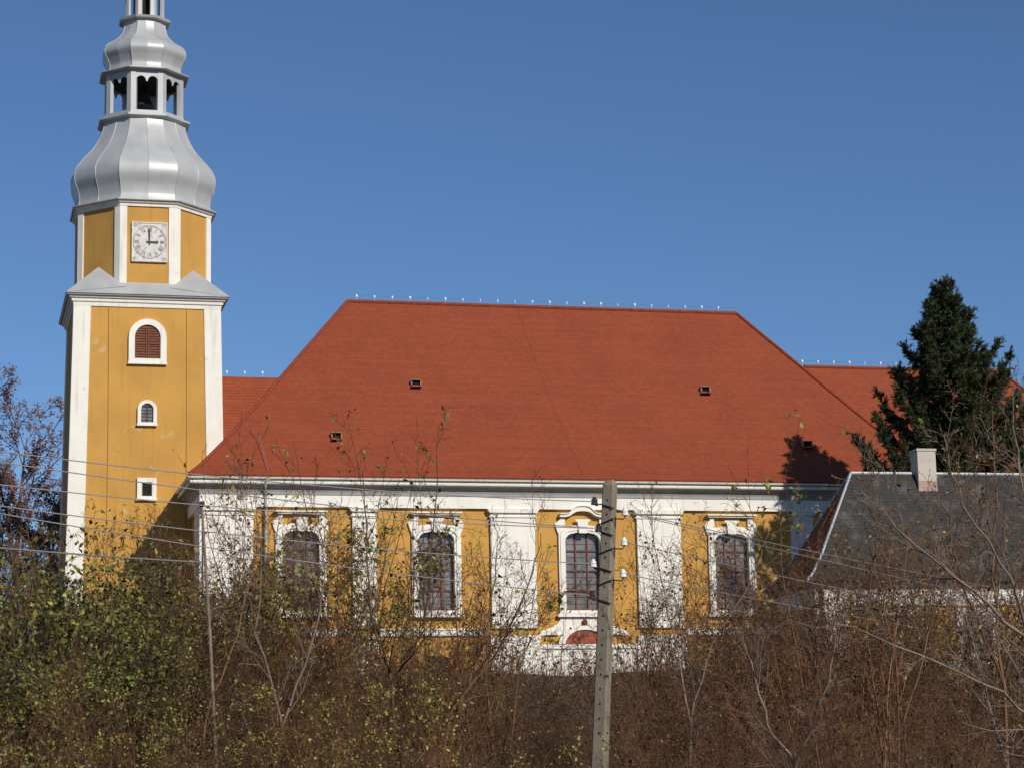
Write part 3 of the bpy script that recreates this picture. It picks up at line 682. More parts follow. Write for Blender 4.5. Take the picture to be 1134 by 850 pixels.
def house_roof():
    r = MB(); HX = 2.65
    lv = [(HX*t*1.0, HD/2*t, EZ+RH*k) for t, k in PR]; acc = 0
    for (i0, j0, z0), (i1, j1, z1) in zip(lv[:-1], lv[1:]):
        s_ = math.hypot(j1-j0, z1-z0)
        for y0, y1, flip in ((j0, j1, 0), (HD-j0, HD-j1, 1)):
            P = [(i0, y0, z0), (HL-i0, y0, z0), (HL-i1, y1, z1), (i1, y1, z1)]
            b = r.add(P); r.cur = 0; q = [b, b+1, b+2, b+3]; uv = [(p[0], acc) for p in P[:2]]+[(p[0], acc+s_) for p in P[2:]]
            r.face(q[::-1] if flip else q, uv[::-1] if flip else uv)
        for x0, x1, flip in ((i0, i1, 1), (HL-i0, HL-i1, 0)):
            P = [(x0, j0, z0), (x0, HD-j0, z0), (x1, HD-j1, z1), (x1, j1, z1)]
            b = r.add(P); r.cur = 1; q = [b, b+1, b+2, b+3]; uv = [(p[1], acc) for p in P[:2]]+[(p[1], acc+s_) for p in P[2:]]
            r.face(q[::-1] if flip else q, uv[::-1] if flip else uv)
        acc += s_
    b = r.add([(0, 0, EZ-0.015), (HL, 0, EZ-0.015), (HL, HD, EZ-0.015), (0, HD, EZ-0.015)]); r.cur = 0; r.face([b+3, b+2, b+1, b], [(0, 0)]*4)
    o = r.build('roof', [M['slate'], M['tile']], ho)
    k = MB(); 
    for sy in (0, 1): k.tube([(i, (j if sy == 0 else HD-j), z+0.01) for i, j, z in lv], 0.05, 6)
    k.tube([(HX, HD/2, EZ+RH+0.01), (HL-HX, HD/2, EZ+RH+0.01)], 0.06, 8)
    HB(k, 'ridge_capping', M['zinc'], o)
    return o
hr = house_roof()
cx = 5.38
d = MB(); d.box(cx-0.34, cx+0.34, HD/2-0.34, HD/2+0.32, EZ+RH-1.2, EZ+RH+0.78); d.box(cx-0.37, cx+0.37, HD/2-0.37, HD/2+0.35, EZ+RH+0.78, EZ+RH+0.86)
d.cur = 1; d.box(cx-0.35, cx+0.35, HD/2-0.35, HD/2+0.33, EZ+RH-1.21, EZ+RH-0.28)
HB(d, 'chimney', [M['chimney'], M['brick']], hr)
# ================================================================== UTILITY POLE and lines
pb = at(661.5, 925, 33); pt = at(675.5, 537, 33); PZ = gz(pb.x, pb.y)
ax = (pt-pb).normalized(); pb = pb + ax*((PZ-0.3-pb.z)/ax.z)
pole = empty('utility_pole', (pb.x, pb.y, PZ)); LP = pt-pb
tag(pole, 'leaning weathered concrete pole with white porcelain insulators, in front of the middle church window', 'utility pole')
pa = radians(-22); px = Vector((cos(pa), sin(pa), 0)); py = Vector((-sin(pa), cos(pa), 0)); off = Vector((pb.x, pb.y, PZ))
def pole_pt(s, a, b): return pb + LP*s + px*a + py*b - off
d = MB()
secs = [0, 0.2, 0.4, 0.6, 0.7, 0.8, 0.9, 1.0]
def hwp(s): return 0.108-0.018*s
def chamf(w, c): return [(-w+c, -w), (w-c, -w), (w, -w+c), (w, w-c), (w-c, w), (-w+c, w), (-w, w-c), (-w, -w+c)]
L_ = [d.add([pole_pt(s, a, b) for a, b in chamf(hwp(s), 0.02)]) for s in secs]
for q in range(len(L_)-1):
    for i in range(8): j = (i+1) % 8; d.face([L_[q]+i, L_[q]+j, L_[q+1]+j, L_[q+1]+i])
top = d.add([pole_pt(1.012, a, b) for a, b in chamf(0.06, 0.015)])
for i in range(8): j = (i+1) % 8; d.face([L_[-1]+i, L_[-1]+j, top+j, top+i])
d.face([top+i for i in range(8)])
post = HB(d, 'post', M['concrete'], pole)
d = MB(); rr = random.Random(3)      # cast bolt holes and the long slot low on the left face
def hole(s, a0, a1, h, face):
    w = hwp(s)+0.0025; P = []
    for ds in (-h, h):
        for a in (a0, a1): P.append(pole_pt(s+ds, a, -w) if face == 0 else pole_pt(s+ds, -w, a))
    b = d.add(P); d.face([b, b+1, b+3, b+2])
for i in range(17):
    s = 0.42+i*0.034; hole(s, -0.012, 0.012, 0.0026, 0); 
    if i % 2: hole(s+0.012, -0.03, 0.03, 0.004, 1)
for s, h in ((0.30, 0.045), (0.42, 0.035), (0.13, 0.05)): hole(s, -0.05, 0.045, h, 1)
d.build('bolt_hole', M['dark'], post)
def insul(s, side, white, arm=0.16, up=0.09, drop=0):
    k = MB(); base = pole_pt(s, side*hwp(s)*0.9, -0.02); out = pole_pt(s, side*(hwp(s)+arm), -0.05)
    k.tube([pole_pt(s-0.012, -side*(hwp(s)+0.02), -hwp(s)-0.012), pole_pt(s, side*(hwp(s)+0.01), -hwp(s)-0.012), out+Vector((0, 0, -0.01)), out+Vector((side*0.02, 0, 0.03)), out+Vector((side*0.02, 0, up))], 0.011, 6)
    br = HB(k, 'bracket', M['blackiron'], pole)
    k = MB(); o = out+Vector((side*0.02, 0, up-0.05))
    k.lathe(o.x, o.y, [(0.030, o.z), (0.052, o.z+0.005), (0.050, o.z+0.04), (0.034, o.z+0.048), (0.048, o.z+0.056), (0.046, o.z+0.085), (0.028, o.z+0.092), (0.030, o.z+0.105), (0.020, o.z+0.12)], 12)
    HB(k, 'insulator', M['porcelain'] if white else M['porcelain_dark'], br)
    return off+o+Vector((0, 0, 0.05))
def s_at(y):       # parameter along the pole at a photo row
    lo, hi = 0.0, 1.05
    return (lambda zz: (zz-pb.z)/LP.z)(at(670, y, 33).z)
LI = [insul(s_at(558), -1, False, 0.10, 0.05), insul(s_at(588), -1, False, 0.02, 0.05), insul(s_at(628), -1, True, 0.08, 0.06), insul(s_at(663), -1, False, 0.08, 0.06)]
RI = [insul(s_at(575), 1, True), insul(s_at(608), 1, True), insul(s_at(643), 1, True)]
def wire(a, b, sag, label, group=None, r=0.0075, n=24):
    k = MB(); pts = []
    for i in range(n+1):
        t = i/n; p = a.lerp(b, t); p.z -= sag*4*t*(1-t); pts.append(p)
    k.tube(pts, r, 5); o = k.build('power_line', M['wire']); fix_normals(o); tag(o, label, 'power line', group); return o
def beyond(a, px_, py_, Y, f=1.25): b = at(px_, py_, Y); return a + (b-a)*f
GL = 'lines running left from the pole'; GR = 'lines running right from the pole'
wire(LI[0], beyond(LI[0], 0, 490, 27), 0.16, 'topmost thin line, from the pole across the tower between its two lower openings', GL)
wire(LI[1], beyond(LI[1], 0, 503, 27), 0.14, 'second thin line from the top, left of the pole, crossing the church tower', GL)
wire(LI[1], beyond(LI[1], 0, 528, 27), 0.14, 'thin line over the tower crossing just below its square lowest opening, third from the top', GL)
wire(LI[2], beyond(LI[2], 0, 552, 27), 0.13, 'thin line fourth from the top, left of the pole, crossing the foot of the tower', GL)
wire(LI[3], beyond(LI[3], 0, 561, 27), 0.12, 'thin line fifth from the top, ending at the lowest dark insulator of the pole', GL)
wire(RI[0]+Vector((-0.2, 0, 0.06)), beyond(RI[0], 1134, 655, 52, 1.15), 0.05, 'highest line from the right of the pole, towards the house', GR)
wire(RI[0], beyond(RI[0], 1134, 668, 52, 1.15), 0.05, 'line leaving the top white insulator right of the pole', GR)
wire(RI[1], beyond(RI[1], 1134, 690, 52, 1.15), 0.05, 'line leaving the middle white insulator right of the pole', GR)
wire(RI[2], beyond(RI[2], 1134, 712, 52, 1.15), 0.05, 'line leaving the lowest white insulator right of the pole', GR)
# slim pale pole at the left corner of the nave with its own thicker cable
sp0, sp1 = at(239, 852, 35), at(223.5, 560, 35); zz = gz(sp0.x, sp0.y)
sl = empty('slim_pole', (sp0.x, sp0.y, zz)); tag(sl, 'slim pale leaning post rising from the bushes before the left corner of the church', 'post')
k = MB(); o3 = Vector((sp0.x, sp0.y, zz)); dn = (sp1-sp0).normalized()
k.tube([sp0-dn*1.8-o3, sp0.lerp(sp1, 0.5)-o3+Vector((0.02, 0, 0)), sp1-o3], [0.030, 0.026, 0.020], 8); HB(k, 'shaft', M['palebark'], sl)
k = MB(); k.lathe(sp1.x-o3.x, sp1.y-o3.y, [(0.03, sp1.z-o3.z-0.01), (0.045, sp1.z-o3.z), (0.04, sp1.z-o3.z+0.06), (0.02, sp1.z-o3.z+0.08)], 8); HB(k, 'cap', M['porcelain_dark'], sl)
a = at(226, 622, 35); wire(a, beyond(a, 0, 605, 30), 0.02, 'pale thicker cable low on the left, from the slim post over the bushes', GL, 0.013)

# ================================================================== VEGETATION
def tube_arrays(polys, ks=(3,)):
    """polys: list of (points Nx3, radii N, sides). Returns verts, quads"""
    V = []; Fq = []; base = 0
    for P, R, k in polys:
        P = np.asarray(P); n = len(P)
        T = np.empty_like(P); T[1:-1] = P[2:]-P[:-2]; T[0] = P[1]-P[0]; T[-1] = P[-1]-P[-2]
        T /= np.linalg.norm(T, axis=1)[:, None]+1e-9
        ref = np.array([0.31, 0.95, 0.05]) if abs(T[0][2]) > 0.5 else np.array([0.05, 0.1, 1.0])
        A = np.cross(T, ref); A /= np.linalg.norm(A, axis=1)[:, None]+1e-9; Bv = np.cross(T, A)
        an = np.arange(k)*2*pi/k
        ring = P[:, None, :] + (A[:, None, :]*np.cos(an)[None, :, None] + Bv[:, None, :]*np.sin(an)[None, :, None])*np.asarray(R)[:, None, None]
        V.append(ring.reshape(-1, 3))
        i = np.arange(n-1)[:, None]*k; j = np.arange(k)[None, :]; j2 = (j+1) % k
        q = np.stack([i+j, i+k+j, i+k+j2, i+j2], -1).reshape(-1, 4)+base
        Fq.append(q); base += n*k
    return np.concatenate(V), np.concatenate(Fq)
def mesh_np(name, V, Fc, m, smooth=False):
    me = bpy.data.meshes.new(name); nf, k = Fc.shape
    me.vertices.add(len(V)); me.vertices.foreach_set('co', V.astype(np.float32).ravel())
    me.loops.add(nf*k); me.loops.foreach_set('vertex_index', Fc.astype(np.int32).ravel())
    me.polygons.add(nf); me.polygons.foreach_set('loop_start', np.arange(nf, dtype=np.int32)*k)
    if smooth: me.polygons.foreach_set('use_smooth', [True]*nf)
    me.materials.append(m); me.update(calc_edges=True); me.validate(); return me
def leaf_arrays(pos, size, rng, aspect=0.6, droop=0.4):
    n = len(pos); pos = np.asarray(pos); s = size*rng.uniform(0.5, 1.5, n)[:, None]
    d = rng.normal(size=(n, 3)); d[:, 2] -= droop; d /= np.linalg.norm(d, axis=1)[:, None]
    r = rng.normal(size=(n, 3)); w = np.cross(d, r); w /= np.linalg.norm(w, axis=1)[:, None]+1e-9; nn = np.cross(d, w)
    a = pos; tip = pos+d*s; l = pos+d*s*0.5+w*s*aspect*0.5+nn*s*0.12; rgt = pos+d*s*0.5-w*s*aspect*0.5+nn*s*0.12
    V = np.stack([a, l, tip, rgt], 1).reshape(-1, 3); b = np.arange(n)[:, None]*4
    T = np.concatenate([b+np.array([[0, 1, 2]]), b+np.array([[0, 2, 3]])], 0)
    return V, T
class Grow:
    def __init__(s, seed): s.rng = np.random.default_rng(seed); s.polys = []; s.tips = []
    def limb(s, p, d, L, r0, r1, n, wob, up, sides=3):
        P = [np.array(p, float)]; d = np.array(d, float); d /= np.linalg.norm(d); R = [r0]; D = [d]
        for i in range(n):
            d = d + s.rng.normal(size=3)*wob + np.array([0, 0, up]); d /= np.linalg.norm(d)
            P.append(P[-1]+d*L/n); R.append(r0+(r1-r0)*(i+1)/n); D.append(d)
        s.polys.append((np.array(P), np.array(R), sides)); return np.array(P), np.array(D), np.array(R)
    def side_dir(s, d, ang):
        r = s.rng.normal(size=3); r -= d*np.dot(r, d); r /= np.linalg.norm(r)+1e-9
        return d*cos(ang)+r*sin(ang)
    def rec(s, P, D, R, L, lv, spec):
        """spec[lv] = (children, length factor, start fraction, angle, wobble, up, points)"""
        if lv >= len(spec): return
        nc, lf, st, ang, wob, up, npt = spec[lv]
        nc = max(1, int(nc*s.rng.uniform(0.75, 1.25)))
        for i in range(nc):
            t = st+(1-st)*(i+s.rng.uniform(0, 1))/nc; t = min(t, 0.99)
            x = t*(len(P)-1); k = int(x); f = x-k; p = P[k]*(1-f)+P[k+1]*f; d = D[k+1]; r = R[k]*(1-f)+R[k+1]*f
            l = L*lf*s.rng.uniform(0.55, 1.3)*(1.0-0.45*t); rr = max(min(r*0.7, 0.006*l/0.3 if lv > 0 else r*0.6), s.rmin)
            last = lv == len(spec)-1
            P2, D2, R2 = s.limb(p, s.side_dir(d, ang*s.rng.uniform(0.7, 1.3)), l, rr, max(rr*0.45, s.rmin*0.6), npt, wob, up)
            if last or lv >= len(spec)-2: s.tips += [P2[-1], P2[len(P2)//2]]
            s.rec(P2, D2, R2, l, lv+1, spec)

def make_plant(name, seed, H, stems, spread, spec, leaf=None, nleaf=0, leafsize=0.06, bark='redbark', rstem=0.02, rmin=0.0032, wob=0.06, up=0.03, leafjit=0.07, low=0.0, lean=(0, 0)):
    gph = Grow(seed); gph.rmin = rmin; rng = gph.rng
    for i in range(stems):
        a = rng.uniform(0, 2*pi); q = spread*sqrt(rng.uniform(0, 1))
        h = H*rng.uniform(0.62, 1.0) if stems > 1 else H
        p = (cos(a)*0.12*stems**0.5*rng.uniform(0, 1), sin(a)*0.12*stems**0.5*rng.uniform(0, 1), -0.15)
        d = (cos(a)*q+lean[0], sin(a)*q+lean[1], 1.0)
        P, D, R = gph.limb(p, d, h, rstem*rng.uniform(0.7, 1.2), rmin*0.8, 10, wob, up, 5 if rstem > 0.03 else 4)
        gph.rec(P, D, R, h, 0, spec)
    V, Fq = tube_arrays(gph.polys)
    bm_ = mesh_np('branches', V, Fq, M[bark])
    lm = None
    if nleaf:
        tips = np.array(gph.tips); tips = tips[tips[:, 2] > low*H]
        cc = tips[rng.integers(0, len(tips), 16)]; d2 = ((tips[:, None, :]-cc[None])**2).sum(-1).min(1); wt = np.exp(-d2/0.12)+0.05
        pos = tips[rng.choice(len(tips), nleaf, p=wt/wt.sum())] + rng.normal(size=(nleaf, 3))*leafjit
        lv, lt_ = leaf_arrays(pos, leafsize, rng); lm = mesh_np('leaves', lv, lt_, M['leaf_'+leaf])
    z = V[:, 2]; return name, bm_, lm, float(np.percentile(z, 97.5)), float(z.max())
def place(pl_, x, y, rz, sc, label, cat, group=None, szs=1.0, z=None):
    name, b, l = pl_[:3]
    r = empty(name, (x, y, gz(x, y) if z is None else z), rz); r.scale = (sc, sc, sc*szs)
    tag(r, label, cat, group)
    o = bpy.data.objects.new('branches', b); COL.objects.link(o); o.parent = r
    if l: o = bpy.data.objects.new('leaves', l); COL.objects.link(o); o.parent = r
    return r
R0 = random.Random(11)
# ---- kinds.  spec = (children, length, start, angle, wobble, up, points)
DENSE = [(13, 0.36, 0.12, 0.75, 0.13, 0.05, 6), (9, 0.42, 0.12, 0.8, 0.16, 0.03, 4), (5, 0.5, 0.2, 0.8, 0.2, 0.0, 3)]
THIN = [(8, 0.30, 0.25, 0.5, 0.10, 0.08, 5), (5, 0.40, 0.2, 0.6, 0.14, 0.05, 4), (3, 0.5, 0.3, 0.7, 0.15, 0.0, 3)]
WAND = [(7, 0.22, 0.3, 0.45, 0.08, 0.07, 4), (3, 0.45, 0.2, 0.6, 0.12, 0.03, 3)]
leafy = [make_plant('leafy_shrub', 100+i, 4.4, 8, 0.55, DENSE, 'green', 3600, 0.072, 'bark', 0.022, leafjit=0.11) for i in range(3)]
semi = [make_plant('shrub', 200+i, 4.2, 8, 0.55, DENSE, 'yellow', 1250, 0.068, 'redbark', 0.020) for i in range(3)]
bare = [make_plant('bare_shrub', 300+i, 4.0, 9, 0.60, DENSE, 'brown', 650, 0.055, 'redbark', 0.020) for i in range(3)]
wand = [make_plant('tall_sapling', 400+i, 5.4, 4, 0.22, WAND, 'yellow', 60, 0.052, 'redbark', 0.020, low=0.5, leafjit=0.015) for i in range(3)]
thin = [make_plant('thin_sapling', 500+i, 4.6, 6, 0.22, THIN, 'brown', 240, 0.055, 'bark', 0.016) for i in range(2)]

biglf = [make_plant('tall_sapling', 450, 5.0, 3, 0.25, WAND, 'yellow', 80, 0.068, 'redbark', 0.016, low=0.7, leafjit=0.02)]
def top_at(px_, py_, Y):       # position and height so that the crown top reaches a photo row
    p = at(px_, py_, Y); return p.x, p.y, p.z-gz(p.x, p.y)
LEAFY = 1.0
def row(kinds, H, spots, Y, label, cat, group, jit=1.5):
    for px_, py_ in spots:
        y = Y+R0.uniform(-jit, jit); x, y, h = top_at(px_+R0.uniform(-8, 8), py_, y)
        k = R0.choice(kinds); place(k, x, y, R0.uniform(0, 6.28), max(0.35, h/(k[4] if kinds is leafy else k[3])*R0.uniform(0.95, 1.05)), label, cat, group)
# left: leafy thicket under the tower
row(leafy, 4.2, [(-30, 572), (20, 582), (68, 585), (112, 562), (150, 578), (192, 590)], 47, 'shrub with green and olive leaves, in the leafy thicket in front of the tower foot', 'shrub', 'leafy shrubs in front of the tower')
row(leafy, 4.2, [(-15, 590), (15, 600), (45, 592), (85, 600), (130, 590), (165, 600), (205, 600)], 51, 'leafy shrub close to the tower foot, farthest row of the left thicket', 'shrub', 'far row of leafy shrubs at the tower')
row(leafy, 4.2, [(-10, 640), (40, 650), (90, 655), (140, 650), (190, 655)], 41, 'lower leafy shrub, front row of the thicket left of the slim post', 'shrub', 'front leafy shrubs on the left')
row(semi, 4.0, [(5, 725), (70, 735), (130, 740), (185, 735)], 35.5, 'low brown shrub with scattered yellow green leaves at the bottom left of the view', 'shrub', 'low shrubs at the bottom left')
# middle left: in front of the first two windows
row(semi, 4.0, [(240, 625), (285, 600), (330, 592), (375, 610)], 46, 'twiggy shrub with sparse yellow green leaves before the leftmost church window', 'shrub', 'shrubs before the leftmost window')
row(bare, 3.8, [(225, 690), (275, 680), (325, 665), (375, 685), (425, 690)], 41, 'dense brown nearly bare shrub below the two left church windows', 'shrub', 'bare shrubs below the left windows')
row(semi, 4.0, [(240, 750), (300, 745), (360, 750), (420, 735), (470, 745)], 36, 'low shrub with bright yellow green leaves, front row left of the concrete pole', 'shrub', 'low shrubs left of the pole')
row(bare, 3.8, [(455, 690), (505, 700), (540, 710)], 44, 'brown twiggy shrub below the second church window from the left', 'shrub', 'shrubs below the second window')
# middle
row(bare, 3.8, [(560, 770), (610, 775), (650, 785), (700, 760)], 38, 'short bare brown shrub at the foot of the concrete pole', 'shrub', 'shrubs at the pole foot')
row(thin, 4.4, [(575, 690), (600, 665), (690, 650), (715, 610), (735, 600), (752, 615), (780, 625)], 48, 'thin dense sapling with fine twigs against the white pilasters right and left of the pole', 'sapling', 'thin saplings before the middle pilasters')
# right
row(bare, 3.8, [(770, 680), (815, 665), (860, 640), (900, 655), (945, 660)], 46, 'red brown bare shrub before the right part of the nave wall', 'shrub', 'bare shrubs before the right part of the nave')
row(bare, 3.8, [(740, 735), (790, 725), (840, 730), (890, 715), (945, 720), (1000, 725)], 40, 'low red brown shrub, middle row right of the concrete pole', 'shrub', 'middle row shrubs right of the pole')
row(bare, 3.8, [(720, 790), (775, 785), (830, 790), (885, 780), (940, 785), (1000, 780), (1060, 785), (1120, 780)], 35, 'dark bare shrub along the bottom edge right of the concrete pole', 'shrub', 'front shrubs right of the pole')
row(bare, 3.8, [(985, 665), (1030, 670), (1075, 680), (1120, 670)], 45, 'brown bare shrub in front of the house wall', 'shrub', 'shrubs in front of the house')
row(thin, 4.4, [(930, 600), (1000, 610), (1050, 590), (1100, 560)], 47, 'thin twiggy sapling reaching over the grey house roof', 'sapling', 'saplings before the house roof')
row(semi, 4.0, [(232, 600), (262, 615), (310, 575), (350, 580), (395, 600), (430, 620), (520, 640)], 49, 'loose twiggy shrub close under the left church windows, behind the front thicket', 'shrub', 'back row shrubs under the left windows')
row(bare, 3.8, [(790, 640), (835, 615), (870, 610), (885, 600), (920, 620)], 50, 'red brown bare shrub close to the shaded right end of the nave', 'shrub', 'back row shrubs at the shaded end of the nave')
row(bare, 3.8, [(945, 640), (985, 620), (1020, 615), (1055, 625), (1095, 600), (1135, 600)], 52, 'brown bare shrub close in front of the white house frieze', 'shrub', 'back row shrubs in front of the house')
row(semi, 4.0, [(30, 790), (100, 795), (170, 790), (270, 795), (330, 790), (400, 785), (460, 790)], 32, 'small shrub with green leaves at the very bottom left of the view', 'shrub', 'small shrubs along the bottom left edge')
row(thin, 4.4, [(960, 590), (1015, 560), (1060, 545), (1085, 560), (1125, 520)], 40, 'wiry sapling of fine grey brown twigs in front of the grey house roof', 'sapling', 'wiry saplings before the house')
row(semi, 4.0, [(45, 805), (390, 800), (590, 815)], 25, 'near shrub with few leaves, its twigs large at the lower left edge of the view', 'shrub', 'near shrubs lower left')
row(bare, 3.8, [(800, 800), (900, 790), (1075, 770), (1130, 760)], 25, 'near brown shrub, its twigs large at the lower right edge of the view', 'shrub', 'near shrubs lower right')
# tall shoots: each its own
def tall(px_, py_, Y, label, kinds=wand, H=5.2, cat='sapling'):
    x, y, h = top_at(px_, py_, Y); k = kinds[R0.randrange(len(kinds))]; return place(k, x, y, R0.uniform(0, 6.28), h/k[4], label, cat)
tall(485, 462, 39, 'tallest red brown sapling, before the second church window, its tip high against the red roof')
tall(400, 500, 41, 'tall slender sapling in front of the narrow white pilaster between the two left windows')
tall(440, 478, 42, 'tall slender sapling between the narrow pilaster and the second window')
tall(350, 470, 43, 'tall sapling with tips on the roof above the leftmost church window')
tall(290, 455, 44, 'tall arching sapling at the left end of the nave roof')
tall(262, 500, 42, 'slender sapling before the wide corner pilaster on the left')
tall(545, 545, 43, 'slender leafy sapling beside the wide white pilaster left of the pole')
tall(915, 465, 30, 'sapling with few large yellow green leaves near the shaded right end of the nave roof', biglf, None)
tall(955, 500, 31, 'slim sapling rising just left of the grey house roof edge')
tall(120, 545, 43, 'leafy shoot standing out above the thicket at the foot of the tower', leafy, 4.2, 'shrub')
# single larger bare trees
SPREADT = [(9, 0.55, 0.2, 0.75, 0.09, 0.02, 8), (8, 0.45, 0.15, 0.7, 0.12, 0.03, 5), (6, 0.45, 0.2, 0.7, 0.16, 0.02, 4), (3, 0.5, 0.2, 0.7, 0.16, 0.0, 3)]
bt = make_plant('bare_tree', 601, 6.2, 3, 0.6, SPREADT, 'yellow', 60, 0.07, 'palebark', 0.045, rmin=0.004)
x, y, h = top_at(1150, 440, 27); place(bt, x, y, 0.6, h/bt[4], 'large spreading bare tree at the right edge with pale brown branches over the house', 'tree')
def limb_tree(limbs, label, seed, bark, spec, leaf=None, nleaf=0, lsize=0.06, rmin=0.004):
    """limbs: (points as photo column, row, depth), start radius, end radius"""
    gph = Grow(seed); gph.rmin = rmin; rng = gph.rng
    c0 = at(*limbs[0][0][0]); o3 = Vector((c0.x, c0.y, gz(c0.x, c0.y)))
    for pts, r0, r1 in limbs:
        W = [np.array(at(*p)-o3) for p in pts]
        if pts is limbs[0][0]: W[0] = np.array([0, 0, -0.2])
        P = [W[0]]
        for i in range(len(W)-1):
            for k in range(1, 5): P.append(W[i]+(W[i+1]-W[i])*k/4+rng.normal(size=3)*0.018)
        P = np.array(P); D = np.gradient(P, axis=0); D /= np.linalg.norm(D, axis=1)[:, None]; R = np.linspace(r0, r1, len(P))
        gph.polys.append((P, R, 6)); gph.rec(P, D, R, np.linalg.norm(P[-1]-P[0]), 0, spec)
    r = empty('bare_tree', o3); tag(r, label, 'tree')
    V, Fq = tube_arrays(gph.polys); o = bpy.data.objects.new('branches', mesh_np('branches', V, Fq, M[bark])); COL.objects.link(o); o.parent = r
    if nleaf:
        t = np.array(gph.tips); lv, lt_ = leaf_arrays(t[rng.integers(0, len(t), nleaf)]+rng.normal(size=(nleaf, 3))*0.05, lsize, rng)
        o = bpy.data.objects.new('leaves', mesh_np('leaves', lv, lt_, M['leaf_'+leaf])); COL.objects.link(o); o.parent = r
SIDE = [(12, 0.30, 0.12, 0.65, 0.11, 0.05, 6), (7, 0.42, 0.15, 0.7, 0.14, 0.03, 4), (3, 0.5, 0.2, 0.7, 0.16, 0.0, 3)]
limb_tree([([(1215, 930, 24), (1190, 830, 24), (1134, 705, 24), (1060, 640, 24.2), (1000, 592, 24.6), (962, 552, 25)], 0.030, 0.006),
           ([(1190, 830, 24), (1110, 765, 23.5), (1010, 722, 23), (925, 690, 22.8)], 0.019, 0.005),
           ([(1160, 770, 24), (1120, 640, 23.4), (1065, 560, 23), (1045, 480, 23)], 0.018, 0.005),
           ([(1170, 790, 24), (1150, 620, 24.5), (1128, 520, 25), (1120, 430, 25)], 0.021, 0.005)],
          'bare tree at the right edge, long pale branches reaching left across the house', 610, 'palebark', SIDE, 'yellow', 60, 0.06)
limb_tree([([(905, 930, 26), (880, 850, 26), (850, 800, 26), (835, 745, 26), (820, 700, 26)], 0.022, 0.006),
           ([(880, 850, 26), (905, 790, 25.6), (925, 720, 25.4), (940, 640, 25.4)], 0.018, 0.005)],
          'small bare tree with two pale crooked stems between the concrete pole and the house', 611, 'palebark', SIDE, 'yellow', 50, 0.05)
limb_tree([([(445, 930, 38), (434, 755, 38), (413, 690, 38), (405, 600, 38), (402, 520, 38)], 0.032, 0.007),
           ([(434, 755, 38), (468, 700, 37.6), (480, 600, 37.5), (488, 468, 37.5)], 0.024, 0.006)],
          'dark forked tree before the two left windows, green leaf clumps near its fork', 612, 'bark', SIDE, 'green', 260, 0.08)
limb_tree([([(462, 930, 39), (500, 785, 39), (553, 718, 39), (585, 650, 39), (600, 590, 39)], 0.032, 0.007),
           ([(520, 760, 39), (540, 700, 39.4), (548, 640, 39.5), (552, 590, 39.5)], 0.02, 0.005)],
          'dark bare tree leaning right across the wide pilaster left of the pole', 613, 'bark', SIDE, 'brown', 90, 0.05)
limb_tree([([(300, 930, 37), (312, 800, 37), (345, 715, 37), (360, 640, 37), (352, 560, 37)], 0.028, 0.006),
           ([(312, 800, 37), (285, 700, 36.6), (290, 600, 36.4), (270, 520, 36.4)], 0.022, 0.005)],
          'grey brown crooked tree in the thicket under the leftmost window', 614, 'palebark', SIDE, 'yellow', 120, 0.06)

limb_tree([([(1120, 930, 31), (1112, 760, 31), (1100, 640, 31), (1105, 540, 31), (1098, 455, 31)], 0.026, 0.005),
           ([(1112, 760, 31), (1070, 660, 30.6), (1050, 580, 30.4), (1062, 500, 30.4)], 0.02, 0.005),
           ([(1112, 760, 31), (1140, 640, 31.4), (1135, 540, 31.6), (1142, 450, 31.6)], 0.02, 0.005)],
          'upright bare tree with three red brown stems before the right end of the house roof', 615, 'redbark', SIDE, 'yellow', 110, 0.05)
limb_tree([([(1010, 930, 33), (1000, 800, 33), (985, 700, 33), (965, 610, 33), (970, 540, 33)], 0.022, 0.005),
           ([(1000, 800, 33), (1030, 700, 32.6), (1040, 620, 32.4), (1030, 560, 32.4)], 0.018, 0.005)],
          'forked bare tree with dark twigs before the left part of the house', 616, 'bark', SIDE, 'yellow', 120, 0.05)
limb_tree([([(760, 930, 36), (765, 800, 36), (790, 710, 36), (835, 640, 36), (850, 590, 36)], 0.022, 0.005),
           ([(765, 800, 36), (745, 700, 36.3), (728, 620, 36.5), (722, 560, 36.5)], 0.018, 0.004)],
          'forked bare tree just right of the pole, before the wide pilaster', 617, 'palebark', SIDE, 'yellow', 90, 0.05)
limb_tree([([(215, 930, 36), (228, 800, 36), (262, 700, 36), (285, 610, 36), (282, 530, 36)], 0.022, 0.005)],
          'single stemmed bare tree right of the slim post, before the wide corner pilaster', 618, 'redbark', SIDE, 'green', 160, 0.06)

